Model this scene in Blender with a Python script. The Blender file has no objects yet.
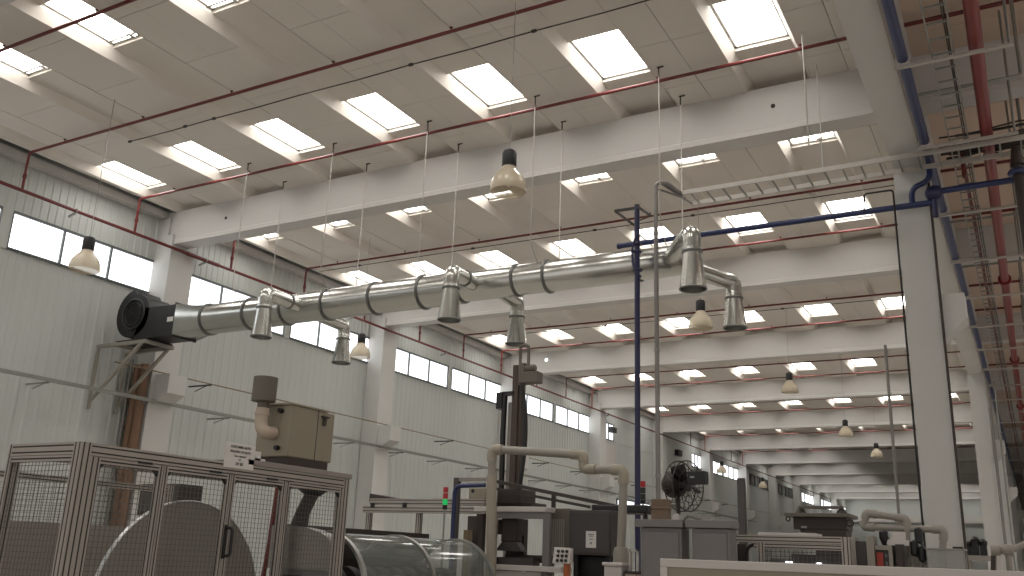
import bpy, math, random
from mathutils import Vector, Matrix
random.seed(7)
SC = bpy.context.scene
COL = SC.collection
PI = math.pi

# ------------------------------------------------------------------ camera
F_PX, YAW, PITCH, ROLL = 907.4, -0.51856, 0.28831, 0.03838
cy_, sy_, cp_, sp_ = math.cos(YAW), math.sin(YAW), math.cos(PITCH), math.sin(PITCH)
FW = Vector((sy_ * cp_, cy_ * cp_, sp_)); RT0 = Vector((cy_, -sy_, 0)); UP0 = RT0.cross(FW)
RT = RT0 * math.cos(ROLL) + UP0 * math.sin(ROLL)
UP = -RT0 * math.sin(ROLL) + UP0 * math.cos(ROLL)
EYE = Vector((0, 0, 1.6))
cam_data = bpy.data.cameras.new('camera'); cam = bpy.data.objects.new('camera', cam_data); COL.objects.link(cam)
cam_data.sensor_width = 36; cam_data.lens = 36 * F_PX / 1024; cam_data.clip_end = 400; cam_data.clip_start = .05
m3 = Matrix((RT, UP, -FW)).transposed()
cam.matrix_world = Matrix.Translation(EYE) @ m3.to_4x4()
SC.camera = cam


def ray(px, py):
    return RT * ((px - 512) / F_PX) - UP * ((py - 288) / F_PX) + FW
def ax(px, py, X):
    d = ray(px, py); return EYE + d * (X / d.x)
def ay(px, py, Y):
    d = ray(px, py); return EYE + d * (Y / d.y)
def az(px, py, z):
    d = ray(px, py); return EYE + d * ((z - 1.6) / d.z)


# ------------------------------------------------------------------ materials
def lin(c):
    return tuple(((x / 12.92) if x <= .04045 else ((x + .055) / 1.055) ** 2.4) for x in c)
def mat(name, rgb, rough=.6, metal=0., var=.06, scale=6., bump=0., spec=.5, emit=None, es=0., stretch=None):
    m = bpy.data.materials.new(name); m.use_nodes = True
    nt = m.node_tree; b = nt.nodes['Principled BSDF']
    c = lin(rgb)
    b.inputs['Roughness'].default_value = rough; b.inputs['Metallic'].default_value = metal
    b.inputs['Specular IOR Level'].default_value = spec
    if emit:
        b.inputs['Emission Color'].default_value = (*lin(emit), 1); b.inputs['Emission Strength'].default_value = es
    if var > 0:
        tc = nt.nodes.new('ShaderNodeTexCoord'); mp = nt.nodes.new('ShaderNodeMapping'); no = nt.nodes.new('ShaderNodeTexNoise')
        geo = nt.nodes.new('ShaderNodeNewGeometry')
        no.inputs['Scale'].default_value = scale; no.inputs['Detail'].default_value = 4
        if stretch: mp.inputs['Scale'].default_value = stretch
        nt.links.new(geo.outputs['Position'], mp.inputs['Vector'])
        nt.links.new(mp.outputs[0], no.inputs['Vector'])
        mx = nt.nodes.new('ShaderNodeMix'); mx.data_type = 'RGBA'
        mx.inputs['A'].default_value = (*[x * (1 - var) for x in c], 1)
        mx.inputs['B'].default_value = (*[min(1, x * (1 + var)) for x in c], 1)
        nt.links.new(no.outputs['Fac'], mx.inputs['Factor']); nt.links.new(mx.outputs['Result'], b.inputs['Base Color'])
        if bump > 0:
            bp = nt.nodes.new('ShaderNodeBump'); bp.inputs['Strength'].default_value = bump; bp.inputs['Distance'].default_value = .01
            nt.links.new(no.outputs['Fac'], bp.inputs['Height']); nt.links.new(bp.outputs[0], b.inputs['Normal'])
    else:
        b.inputs['Base Color'].default_value = (*c, 1)
    return m
def emis(name, rgb, s):
    m = bpy.data.materials.new(name); m.use_nodes = True; nt = m.node_tree; nt.nodes.clear()
    e = nt.nodes.new('ShaderNodeEmission'); o = nt.nodes.new('ShaderNodeOutputMaterial')
    e.inputs[0].default_value = (*lin(rgb), 1); e.inputs[1].default_value = s
    nt.links.new(e.outputs[0], o.inputs[0]); return m
def clear(name, rgb, amount, rough=.05, tint=(1, 1, 1)):
    """see-through plastic: part transparent, part glossy/diffuse"""
    m = bpy.data.materials.new(name); m.use_nodes = True; nt = m.node_tree
    b = nt.nodes['Principled BSDF']; b.inputs['Base Color'].default_value = (*lin(rgb), 1); b.inputs['Roughness'].default_value = rough
    t = nt.nodes.new('ShaderNodeBsdfTransparent'); t.inputs[0].default_value = (*tint, 1)
    mx = nt.nodes.new('ShaderNodeMixShader'); mx.inputs[0].default_value = amount
    o = nt.nodes['Material Output']
    nt.links.new(b.outputs[0], mx.inputs[1]); nt.links.new(t.outputs[0], mx.inputs[2]); nt.links.new(mx.outputs[0], o.inputs[0])
    return m

M = {}
M['ceil'] = mat('ceiling_concrete', (.82, .795, .76), .85, var=.07, scale=.8, stretch=(1, .35, 1))
M['ceilr'] = mat('aisle_ceiling_warm_tint', (.76, .68, .61), .85, var=.07, scale=.8)  # ceiling concrete with the aisle's warm light put into the colour
M['beam'] = mat('beam_paint', (.755, .745, .73), .7, var=.05, scale=.7)
M['column'] = mat('column_paint', (.735, .73, .715), .7, var=.05, scale=1.2)
M['wall'] = mat('wall_sheet', (.69, .70, .685), .55, var=.05, scale=.7, stretch=(1, 2.5, .4))
M['wallright'] = mat('wall_right_paint', (.44, .35, .29), .8, var=.2, scale=.6)
M['floor'] = mat('floor_concrete', (.68, .66, .63), .5, var=.1, scale=.6)
M['dark'] = mat('dark_void', (.22, .19, .17), .9)
M['roofdeck'] = mat('roof_deck', (.28, .25, .22), .9)
M['frame'] = mat('window_frame_grey', (.33, .35, .35), .5)
M['skyframe'] = mat('skylight_frame_grey', (.70, .69, .67), .5)
M['pane'] = emis('daylit_opal_pane', (1, .985, .965), 12.0)
M['wpane'] = emis('daylit_window_pane', (.98, .99, 1), 2.4)
M['dimpane'] = mat('unlit_window_pane', (.25, .24, .23), .2)
M['galv'] = mat('galvanised_duct', (.76, .76, .74), .24, 1., var=.10, scale=3.0, bump=.05)
M['galvdull'] = mat('galvanised_collar', (.46, .46, .45), .45, .8)
M['zinc'] = mat('zinc_steel', (.55, .55, .53), .45, .6)
M['red'] = mat('red_pipe_paint', (.37, .10, .085), .45, var=.12)
M['redbig'] = mat('dark_red_pipe_paint', (.44, .09, .07), .4, var=.12)
M['blue'] = mat('blue_pipe_paint', (.115, .16, .32), .4, var=.1)
M['navy'] = mat('navy_pipe_paint', (.12, .13, .27), .4, var=.1)
M['wire'] = mat('pale_wire', (.68, .66, .63), .5, .3, var=0)
M['cable'] = mat('dark_cable', (.22, .20, .19), .6, var=0)
M['black'] = mat('black_steel', (.045, .042, .045), .5, var=.2)
M['rubber'] = mat('black_plastic', (.05, .05, .05), .5, var=0)
M['lampshade'] = clear('prismatic_acrylic', (.80, .75, .66), .17, .18, (1, .97, .9))
M['lamp'] = mat('lamp_tube', (.9, .86, .76), .3, var=0)
M['alu'] = mat('aluminium_profile', (.61, .585, .555), .45, .12, var=.05)
M['groove'] = mat('profile_groove', (.14, .13, .12), .7, var=0)
M['mesh'] = mat('mesh_wire', (.34, .33, .31), .5, .1, var=0)
M['steel'] = mat('grey_steel_sheet', (.52, .495, .47), .42, .15, var=.08, scale=3)
M['edge'] = mat('bright_steel_edge', (.8, .8, .8), .3, .9, var=0)
M['beige'] = mat('beige_machine_paint', (.53, .50, .43), .5, var=.06)
M['taupe'] = mat('taupe_filter_drum', (.37, .345, .31), .6, var=.08)
M['pvc'] = mat('grey_pvc_pipe', (.54, .52, .485), .5, var=.05)
M['pvcbeige'] = mat('beige_pvc_pipe', (.575, .545, .485), .5, var=.05)
M['pvcpink'] = mat('pale_plastic_elbow', (.70, .64, .58), .5, var=.04)
M['paper'] = mat('white_paper', (.80, .79, .77), .7, var=0)
M['ink'] = mat('printed_ink', (.15, .15, .15), .7, var=0)
M['darkgrey'] = mat('dark_grey_sheet', (.24, .22, .215), .5, var=.1)
M['brown'] = mat('dark_brown_steel', (.20, .16, .145), .55, var=.15)
M['mast'] = mat('mast_steel', (.27, .225, .20), .5, .3, var=.15)
M['cab'] = mat('grey_cabinet_paint', (.43, .415, .41), .5, var=.06)
M['white'] = mat('off_white_paint', (.72, .70, .68), .5, var=.04)
M['glass'] = clear('curved_clear_cover', (.45, .47, .455), .42, .07, (.85, .88, .87))
M['tank'] = clear('clear_tank_sheet', (.62, .62, .6), .6, .1)
M['ring'] = mat('cover_ring_steel', (.58, .58, .56), .35, .6, var=.03)
M['rust'] = mat('rusty_brown_pipe', (.45, .34, .26), .6, var=.2, scale=3)
M['greypipe'] = mat('grey_conduit', (.50, .485, .47), .45, .3)
M['wood'] = mat('brown_board', (.42, .35, .28), .7, var=.12)
M['orange'] = mat('orange_plastic', (.62, .33, .16), .5, var=0)
M['redp'] = mat('red_panel_paint', (.62, .20, .15), .5, var=.05)
M['redlens'] = mat('red_lens', (.62, .10, .10), .3, var=0, emit=(.6, .05, .05), es=.02)
M['greenlens'] = mat('green_lens', (.05, .55, .30), .3, var=0, emit=(.1, 1., .5), es=.3)
M['offlens'] = mat('unlit_dark_lens', (.10, .14, .12), .3, var=0)
M['yellow'] = mat('dull_yellow_paint', (.47, .41, .31), .5, var=.05)


# ------------------------------------------------------------------ mesh builder
class MB:
    def __init__(s): s.v = []; s.f = []; s.m = []
    def face(s, idx, m=0): s.f.append(idx); s.m.append(m)
    def box(s, x0, x1, y0, y1, z0, z1, m=0):
        if x0 > x1: x0, x1 = x1, x0
        if y0 > y1: y0, y1 = y1, y0
        if z0 > z1: z0, z1 = z1, z0
        n = len(s.v)
        s.v += [(x, y, z) for z in (z0, z1) for y in (y0, y1) for x in (x0, x1)]
        for q in ((0, 2, 3, 1), (4, 5, 7, 6), (0, 1, 5, 4), (2, 6, 7, 3), (0, 4, 6, 2), (1, 3, 7, 5)):
            s.face([n + i for i in q], m)
        return s
    def bar(s, p0, p1, w, h=None, m=0, up=(0, 0, 1)):
        h = h or w; p0, p1 = Vector(p0), Vector(p1); d = (p1 - p0).normalized(); u = Vector(up)
        if abs(d.dot(u)) > .98: u = Vector((1, 0, 0))
        a = d.cross(u).normalized(); b = a.cross(d).normalized(); n = len(s.v)
        for p in (p0, p1):
            for sa, sb in ((-1, -1), (1, -1), (1, 1), (-1, 1)): s.v.append(tuple(p + a * (sa * w / 2) + b * (sb * h / 2)))
        s.face([n + 3, n + 2, n + 1, n], m); s.face([n + 4, n + 5, n + 6, n + 7], m)
        for i in range(4): j = (i + 1) % 4; s.face([n + i, n + j, n + 4 + j, n + 4 + i], m)
        return s
    def tube(s, path, r, n=12, m=0, cap=True):
        P = [Vector(p) for p in path]; k = len(P); base = len(s.v)
        R = r if isinstance(r, (list, tuple)) else [r] * k
        t = (P[1] - P[0]).normalized(); u = Vector((0, 0, 1)) if abs(t.z) < .9 else Vector((1, 0, 0))
        u = (u - t * u.dot(t)).normalized()
        for i in range(k):
            if i == 0: t = (P[1] - P[0])
            elif i == k - 1: t = (P[i] - P[i - 1])
            else: t = (P[i + 1] - P[i]).normalized() + (P[i] - P[i - 1]).normalized()
            t = t.normalized(); u = (u - t * u.dot(t)).normalized(); w = t.cross(u)
            for j in range(n):
                a = 2 * PI * j / n; s.v.append(tuple(P[i] + (u * math.cos(a) + w * math.sin(a)) * R[i]))
        for i in range(k - 1):
            for j in range(n):
                a = base + i * n + j; b = base + i * n + (j + 1) % n; s.face([a, b, b + n, a + n], m)
        if cap:
            s.face([base + j for j in range(n)][::-1], m); s.face([base + (k - 1) * n + j for j in range(n)], m)
        return s
    def lathe(s, prof, o, axis=(0, 0, 1), n=24, m=0, cap=False):
        o = Vector(o); t = Vector(axis).normalized()
        u = Vector((1, 0, 0)) if abs(t.x) < .9 else Vector((0, 1, 0)); u = (u - t * u.dot(t)).normalized(); w = t.cross(u)
        base = len(s.v); k = len(prof)
        for r, h in prof:
            for j in range(n):
                a = 2 * PI * j / n; s.v.append(tuple(o + t * h + (u * math.cos(a) + w * math.sin(a)) * r))
        for i in range(k - 1):
            for j in range(n):
                a = base + i * n + j; b = base + i * n + (j + 1) % n; s.face([a, b, b + n, a + n], m)
        if cap:
            s.face([base + j for j in range(n)][::-1], m); s.face([base + (k - 1) * n + j for j in range(n)], m)
        return s
    def prism(s, poly, plane, a0, a1, m=0):
        def P(p, a): return {'xz': (p[0], a, p[1]), 'yz': (a, p[0], p[1]), 'xy': (p[0], p[1], a)}[plane]
        n = len(s.v); k = len(poly)
        s.v += [P(p, a0) for p in poly] + [P(p, a1) for p in poly]
        s.face(list(range(n, n + k))[::-1], m); s.face(list(range(n + k, n + 2 * k)), m)
        for i in range(k): j = (i + 1) % k; s.face([n + i, n + j, n + k + j, n + k + i], m)
        return s
    def ring(s, c, axis, R, r, n=28, k=6, m=0):
        c = Vector(c); t = Vector(axis).normalized()
        u = Vector((0, 0, 1)) if abs(t.z) < .9 else Vector((1, 0, 0)); u = (u - t * u.dot(t)).normalized(); w = t.cross(u); b0 = len(s.v)
        for i in range(n):
            d = u * math.cos(2 * PI * i / n) + w * math.sin(2 * PI * i / n)
            for j in range(k):
                a = 2 * PI * j / k; s.v.append(tuple(c + d * (R + r * math.cos(a)) + t * (r * math.sin(a))))
        for i in range(n):
            for j in range(k):
                i2, j2 = (i + 1) % n, (j + 1) % k
                s.face([b0 + i * k + j, b0 + i2 * k + j, b0 + i2 * k + j2, b0 + i * k + j2], m)
        return s


WL = {}   # world location of every parent
def link(o, parent=None, loc=(0, 0, 0)):
    COL.objects.link(o)
    if parent is None: o.location = loc; WL[o.name] = Vector(loc)
    else: o.parent = parent; WL[o.name] = WL[parent.name]
    return o
def build(name, mb, mats, parent=None, loc=(0, 0, 0), smooth=True, bevel=0.):
    me = bpy.data.meshes.new(name)
    off = WL[parent.name] if parent is not None else Vector(loc)
    me.from_pydata([tuple(Vector(v) - off) for v in mb.v], [], mb.f)
    if not isinstance(mats, (list, tuple)): mats = [mats]
    for x in mats: me.materials.append(M[x])
    me.polygons.foreach_set('material_index', mb.m)
    import bmesh
    bm = bmesh.new(); bm.from_mesh(me); bmesh.ops.recalc_face_normals(bm, faces=bm.faces[:]); bm.to_mesh(me); bm.free()
    if smooth:
        me.polygons.foreach_set('use_smooth', [True] * len(me.polygons)); me.set_sharp_from_angle(angle=math.radians(38))
    me.update()
    o = bpy.data.objects.new(name, me); link(o, parent, loc)
    if bevel > 0:
        b = o.modifiers.new('bevel', 'BEVEL'); b.width = bevel; b.segments = 2; b.limit_method = 'ANGLE'
    return o
def tag(o, label, cat, group=None):
    o['label'] = label; o['category'] = cat
    if group: o['group'] = group
    return o
def thing(name, label, cat, loc, group=None):
    o = bpy.data.objects.new(name, None); o.empty_display_size = .2; link(o, None, loc); return tag(o, label, cat, group)
def struct(name, mb, mats, parent=None, smooth=False):
    o = build(name, mb, mats, parent, smooth=smooth)
    if parent is None: o['kind'] = 'structure'
    return o
def solo(name, mb, mats, label, cat, loc, group=None, smooth=True, bevel=0.):
    return tag(build(name, mb, mats, None, loc, smooth, bevel), label, cat, group)
def arc_path(pts, r, n=6):
    """polyline with rounded corners"""
    P = [Vector(p) for p in pts]; out = [P[0]]
    for i in range(1, len(P) - 1):
        a = (P[i - 1] - P[i]); b = (P[i + 1] - P[i]); q = min(r, a.length * .49, b.length * .49)
        s, e = P[i] + a.normalized() * q, P[i] + b.normalized() * q
        for k in range(n + 1):
            t = k / n; out.append(s * (1 - t) ** 2 + P[i] * 2 * t * (1 - t) + e * t * t)
    out.append(P[-1]); return out

# ------------------------------------------------------------------ the hall
Y0, L = 17.03, 10.0
BY = 16.48                    # front face of the beam over column row 0
ZB, ZC, ZT, ZG = 9.77, 10.75, 10.95, 11.06    # beam soffit, ceiling plates, troughs, skylight glass
XW, XI = -21.2, -20.62        # left wall, ceiling edge
XGL, XGR, ZGI = -1.55, -1.05, 8.64            # valley girder
YA, YB = -6., 127.
XR = 11.5
T0, TP, TW = -20.45, 2.72, 1.28
KS = range(-2, 11)

b = MB().box(XW - .3, XR + .3, YA, YB + .3, -.2, 0); struct('floor', b, 'floor')

# ceiling: plates between troughs, trough tops with openings for the skylights
wells = {}
cl = MB(); clr = MB()
for j in range(0, 12):
    if j == 7: continue
    x0 = T0 + TP * j; x1 = x0 + TW
    ws = []
    if j != 7:
        for k in range(-1, 12):
            yb = 6.8 + 10 * k
            for r, (a, c) in enumerate(((1.45, 3.05), (6.75, 8.4))):
                if k == -1 and r == 0: continue
                if k >= 5 and r == 0: continue
                if j >= 3 and 6 <= k <= 8: continue
                if j > 7 and (j == 8 or k > 3): continue
                ws.append((yb + a, yb + c))
    wells[j] = ws
    s = .12; cl_ = cl; cl = clr if j > 7 else cl_
    n = len(cl.v)
    for y in (YA, YB):
        cl.v += [(x0, y, ZC), (x0 + s, y, ZT), (x1 - s, y, ZT), (x1, y, ZC)]
    cl.face([n, n + 1, n + 5, n + 4]); cl.face([n + 2, n + 3, n + 7, n + 6])
    y = YA
    for a, c in ws + [(YB, YB)]:
        m = len(cl.v); cl.v += [(x0 + s, y, ZT), (x1 - s, y, ZT), (x1 - s, a, ZT), (x0 + s, a, ZT)]; cl.face([m, m + 1, m + 2, m + 3]); y = c
    for a, c in ws:   # upstand of each opening
        m = len(cl.v); e = x0 + s; f = x1 - s
        cl.v += [(e, a, ZT), (f, a, ZT), (f, c, ZT), (e, c, ZT), (e, a, ZG + .06), (f, a, ZG + .06), (f, c, ZG + .06), (e, c, ZG + .06)]
        for q in range(4): cl.face([m + q, m + (q + 1) % 4, m + 4 + (q + 1) % 4, m + 4 + q])
    cl = cl_
edges = [(XI, T0)] + [(T0 + TP * j + TW, T0 + TP * (j + 1)) for j in range(0, 6)] + [(T0 + TP * 6 + TW, XGL + .05)]
edges += [(XGR - .05, T0 + TP * 8)] + [(T0 + TP * j + TW, T0 + TP * (j + 1)) for j in range(8, 12)]
for x0, x1 in edges:
    xs = [(x0, x1)] if x1 - x0 < .5 else [(x0, (x0 + x1) / 2 - .007), ((x0 + x1) / 2 + .007, x1)]
    y = YA
    while y < YB:
        y2 = min(YB, y + (1.667 if y < 60 else 10.))
        for q, (a, c) in enumerate(xs):
            (clr if x0 > -1.2 else cl).box(a, c, y, y2 - .012, ZC + (.0 if q else .008), ZC + .07)
        y = y2
struct('ceiling', cl, 'ceil'); struct('ceiling_right', clr, 'ceilr')
b = MB().box(XW - .3, XR + .3, YA, YB + .3, 11.35, 11.45)
for x0, x1 in edges: b.box(x0 + .02, x1 - .02, YA, YB, ZC + .075, ZC + .09)
struct('roof', b, 'roofdeck')

# skylights; the unseen ones right of the girder are added to brighten the aisle
wn = 0
for j in (0, 1, 2, 3, 4, 5, 6, 9, 10, 11):
    x0 = T0 + TP * j + .12; x1 = x0 + TW - .24
    for a, c in wells[j]:
        wn += 1
        fr = MB(); w = .05
        for bx in ((x0, x0 + w, a, c), (x1 - w, x1, a, c), (x0, x1, a, a + w), (x0, x1, c - w, c)):
            fr.box(*bx, ZG - .045, ZG + .03)
        first = (round(a - 6.8, 2) % 10) < 4
        if first:      # opening vents carry a bar and a small motor at the far edge
            fr.box(x0, x1, c - .16, c - .12, ZG - .06, ZG - .02); fr.box((x0 + x1) / 2 + .10, (x0 + x1) / 2 + .17, c - .2, c - .02, ZG - .08, ZG - .02)
        o = struct('window_%d' % wn, fr, 'skyframe')
        p = MB(); p.box(x0 + w, x1 - w, a + w, c - w, ZG, ZG + .012); build('pane', p, 'pane', o, smooth=False)

# left wall: ribbed sheet below and above the window band
def ribbed(mb, y0, y1, z0, z1, x=XW, per=.30, d=.035):
    y = y0; n0 = None
    pts = []
    while y < y1 - 1e-6:
        for dy, dx in ((0, 0), (per * .6, 0), (per * .7, d), (per * .92, d)):
            if y + dy <= y1: pts.append((y + dy, x + dx))
        y += per
    pts.append((y1, x))
    n = len(mb.v)
    for yy, xx in pts: mb.v += [(xx, yy, z0), (xx, yy, z1)]
    for i in range(len(pts) - 1): mb.face([n + 2 * i, n + 2 * i + 2, n + 2 * i + 3, n + 2 * i + 1])
WZ0, WZ1 = 8.38, 9.32
wall = MB()
wins = []
def wall_boxes(y0, y1): wall.box(XW - .05, XW + .03, y0, y1, WZ0 - .03, WZ1 + .03)
ycur = YA
for k in range(-3, 11):
    a = Y0 + L * k; g, p = .5786, .142
    tri = [(a + g, a + L / 2 - p), (a + L / 2 + p, a + L - g)]
    if k == 3: tri = [(a + g, a + g + 2.3)]
    if k == 4: tri = [(a + 7.2, a + L - g)]
    if k in (5,): tri = [(a + g, a + L / 2 - p), (a + L / 2 + p, a + L - g)]
    for i, (s, e) in enumerate(tri):
        if s < YA or e > YB: continue
        wins.append((k, i, s, e))
for k, i, s, e in wins:
    wall_boxes(ycur, s); ycur = e
wall_boxes(ycur, YB)
ribbed(wall, YA, YB, 0, WZ0 - .03, d=.014); ribbed(wall, YA, YB, WZ1 + .03, 10.66, per=.22, d=.022)
wall.box(XW - .25, XW - .15, YA, YB, 0, 11.4)
struct('wall_left', wall, 'wall', smooth=False)
b = MB(); b.box(XW - .06, XW + .26, YA, YB, 10.60, 10.79); struct('trim_2', b, 'beam')
for k, i, s, e in wins:
    wn += 1
    fr = MB(); w = .045; n = 3 if e - s > 2 else 1
    fr.box(XW - .08, XW + .05, s, e, WZ0 - .03, WZ0 + .03); fr.box(XW - .08, XW + .05, s, e, WZ1 - .03, WZ1 + .03)
    for q in range(n + 1):
        yy = s + (e - s) * q / n; fr.box(XW - .08, XW + .05, yy - w / 2 if q else yy, yy + w / 2 if q < n else yy, WZ0, WZ1)
    o = struct('window_%d' % wn, fr, 'frame')
    pn = MB(); pn.box(XW - .03, XW - .02, s, e, WZ0, WZ1)
    build('pane', pn, 'dimpane' if k in (6, 7) else 'wpane', o, smooth=False)

# other walls
b = MB(); b.box(XW - .3, XR + .3, YB, YB + .3, 0, 11.4); struct('wall_back', b, 'wall')
b = MB(); b.box(XR, XR + .3, YA, 60, 4.8, 11.4); b.box(XR, XR + .3, 60, YB, 0, 11.4); struct('wall_right', b, 'wallright')  # unseen wall, lower near part left out to let side fill light in

# beams, girder, columns
for k in KS:
    y = BY + L * k
    if y < YA: continue
    for x0, x1 in ((XW + .3, XGL), (XGR, XR)):
        bm_ = MB(); e = .025
        bm_.prism([(y, ZB + .14), (y - e, ZB + .10), (y - e, ZB), (y + .44 + e, ZB), (y + .44 + e, ZB + .10), (y + .44, ZB + .14), (y + .44, ZC + .02), (y, ZC + .02)], 'yz', x0, x1)
        if k == 0 and x0 < -5:
            for px, py in ((226, 218), (773, 106)):
                c = ay(px, py, y); bm_.lathe([(.045, 0), (.045, .012)], (c.x, y - .012, c.z), (0, 1, 0), 12, 1, True)
        struct('beam', bm_, ['beam', 'dark'])
b = MB(); b.prism([(XGL, ZGI), (XGR, ZGI), (XGR, ZC + .03), (XGL, ZC + .03)], 'xz', YA, YB); struct('girder', b, 'column')
for k in KS:
    y = Y0 - .63 + L * k
    if y < YA: continue
    c = MB(); c.box(XW + .02, -20.5, y, y + .85, 0, 10.05); c.box(XW + .02, -20.72, y, y + .85, 10.05, 10.58)
    c.prism([(-20.5, 5.2), (-19.95, 5.5), (-19.95, 6.02), (-20.5, 6.02)], 'xz', y + .12, y + .73)
    struct('column', c, 'column')
for Y in (-3.37, 16.63, 36.63, 56.63, 76.63, 96.63):
    c = MB(); c.box(XGL - .02, XGR + .02, Y, Y + .6, 0, ZGI)
    c.prism([(XGR, 5.38), (XGR + .42, 5.78), (XGR + .42, 6.22), (XGR, 6.22)], 'xz', Y + .05, Y + .55)
    c.prism([(XGL, 5.38), (XGL - .42, 5.78), (XGL - .42, 6.22), (XGL, 6.22)], 'xz', Y + .05, Y + .55) if Y > 50 else None
    struct('column', c, 'column')
# ------------------------------------------------------------------ fire pipes
BAYS = {-1: 'in front of the first big beam', 0: 'behind the first big beam', 1: 'behind the second big beam', 2: 'behind the third big beam',
        3: 'behind the fourth big beam', 4: 'behind the fifth big beam', 5: 'behind the sixth big beam'}
ORD = ['first', 'middle', 'last']
XP = -20.42
p0 = ax(0, 182, XP); p1 = ax(540, 388, XP); d = (p1 - p0) / (p1.y - p0.y)
def main_at(y): return p0 + d * (y - p0.y)
mp = MB(); mp.tube([main_at(y) for y in (2, 40, 80, 112)], .045, 10)
mp.tube([main_at(y) for y in (16.9, 18.1)], .062, 10)
mainp = thing('fire_main_pipe', 'long dark red pipe running along the ribbed left wall above the window band', 'pipe', main_at(2))
build('pipe_run', mp, 'red', mainp)
for y in (8.8, 13.3, 17.6, 24.4, 30.5, 37.6, 47.4):
    q = main_at(y); c = MB(); c.bar(q + Vector((0, 0, -.06)), q + Vector((-.25, 0, -.12)), .05); c.ring(q, (0, 1, 0), .055, .014, 14); build('pipe_clip', c, 'zinc', mainp)
for k in range(-1, 6):
    for i, off in enumerate((2.1, 5.35, 8.6)):
        y = BY + 10 * k + off; z = 10.62
        if k >= 0 and i == 0 and k > 2: continue
        q = main_at(y)
        t = thing('sprinkler_pipe', 'thin red sprinkler pipe %s, %s one of its bay' % (BAYS[k], ORD[i]), 'pipe', (q.x, y, z), 'red sprinkler pipes across the hall')
        b = MB(); b.tube(arc_path([(q.x, y, q.z + .03), (q.x, y, z), (XGL + .01, y, z)], .12, 5), .034 if k < 2 else .03, 8)
        build('pipe_run', b, 'red', t)
        if k < 2:
            c = MB(); c.lathe([(.05, 0), (.05, .1)], (q.x, y, q.z + .32), n=10, cap=True); build('coupling', c, 'red', t)
            for n_ in range(7):
                h = MB(); x = -19.1 + 2.72 * n_
                h.tube([(x, y, z), (x, y, z + .07)], .012, 6); h.lathe([(.02, .07), (.035, .075), (.035, .085), (.01, .09)], (x, y, z), n=8, cap=True); build('sprinkler_head', h, 'red', t)
for k in range(-1, 3):
    for i, off in enumerate((2.1, 5.35, 8.6)):
        y = BY + 10 * k + off
        b = MB(); b.tube([(XGR + .01, y, 10.62), (4, y, 10.62)], .04, 8)
        for x in (.9, 3.0): b.tube([(x, y, 10.62), (x, y, ZC - .005)], .008, 6, 0)
        solo('sprinkler_branch_pipe', b, 'red', 'red right aisle pipe %s, %s of its bay' % (BAYS[k], ORD[i]), 'pipe', (XGR + .01, y, 10.62), 'red sprinkler pipes right of the girder')

# ceiling cables
t = thing('ceiling_cable', 'thin grey cable with junction boxes strung along the ceiling near the photo top', 'cable', (-17.7, 12.55, 10.68))
b = MB(); b.tube([(-17.7, 12.55, 10.68)] + [(-17.7 + i * 1.35, 12.55, 10.68 - (.015 if i % 2 else 0)) for i in range(1, 12)] + [(XGL, 12.55, 10.68)], .014, 6); build('cable_run', b, 'cable', t)
for px, py in ((133, 143), (186, 127), (213, 118), (410, 64), (533, 30)):
    q = az(px, py, 10.68); c = MB(); c.box(q.x - .05, q.x + .05, 12.525, 12.575, 10.655, 10.705); build('junction_box', c, 'cable', t, bevel=.008)
for yy, nm in ((22.35, 'second'), (32.6, 'third')):
    b = MB(); b.tube([(-20.3, yy, 10.66), (XGL, yy, 10.66)], .013, 6)
    for x in (-18.6, -14.2, -10.1, -7.2): b.box(x - .05, x + .05, yy - .025, yy + .025, 10.64, 10.69)
    solo('ceiling_conduit', b, 'cable', 'thin grey conduit beside a red pipe in the ceiling behind the %s' % ('first beam' if nm == 'second' else 'second beam'), 'cable', (-20.3, yy, 10.66))

# ------------------------------------------------------------------ blower, bracket and duct
YD = 15.5; ZD = 7.04
f0 = ay(142, 318, YD)
XF = f0.x + .12; ZF = ZD + .28
t = thing('wall_bracket', 'pale steel wall bracket with slanting struts under the black blower', 'bracket', (-21.15, YD, 6.3))
top = ZF - .74
b = MB()
for yy in (YD - .42, YD + .42): b.box(-21.15, XF + .75, yy - .04, yy + .04, top - .09, top)
for xx in (XF - .45, XF + .7): b.box(xx - .04, xx + .04, YD - .42, YD + .42, top - .09, top)
build('platform_frame', b, 'pvc', t)
for yy in (YD - .42, YD + .42):
    b = MB(); b.bar((XF + .55, yy, top - .08), (-21.1, yy, top - 1.5), .07); build('strut', b, 'pvc', t)
    b = MB(); b.bar((-21.1, yy, top), (-21.1, yy, top - 1.7), .07); build('wall_rail', b, 'pvc', t)
t = thing('blower', 'black centrifugal blower with round scroll housing on the wall bracket', 'fan', (XF, YD, top + .001))
w_ = .36
def scroll(a): return .54 + .16 * (a / (2 * PI))
pts = [(XF + scroll(a) * math.cos(-a + PI * .5) , ZF + scroll(a) * math.sin(-a + PI * .5)) for a in [2 * PI * i / 40 for i in range(40)]]
pts = [(x, max(z, top + .06)) for x, z in pts]
b = MB(); b.prism(pts, 'xz', YD - w_, YD + w_ + .1); build('scroll_housing', b, 'black', t)
b = MB(); b.ring((XF, YD - w_ - .01, ZF), (0, 1, 0), .40, .035, 32, 8); b.ring((XF, YD - w_ - .02, ZF), (0, 1, 0), .30, .02, 28, 6)
for i in range(6): a = PI * i / 6; b.bar((XF + .4 * math.cos(a), YD - w_ - .03, ZF + .4 * math.sin(a)), (XF - .4 * math.cos(a), YD - w_ - .03, ZF - .4 * math.sin(a)), .012)
build('inlet_grille', b, 'rubber', t)
b = MB(); b.lathe([(.16, 0), (.17, .03), (.17, .34), (.12, .4)], (XF, YD + w_ + .1, ZF), (0, 1, 0), 18, cap=True); build('motor', b, 'rubber', t)
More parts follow.
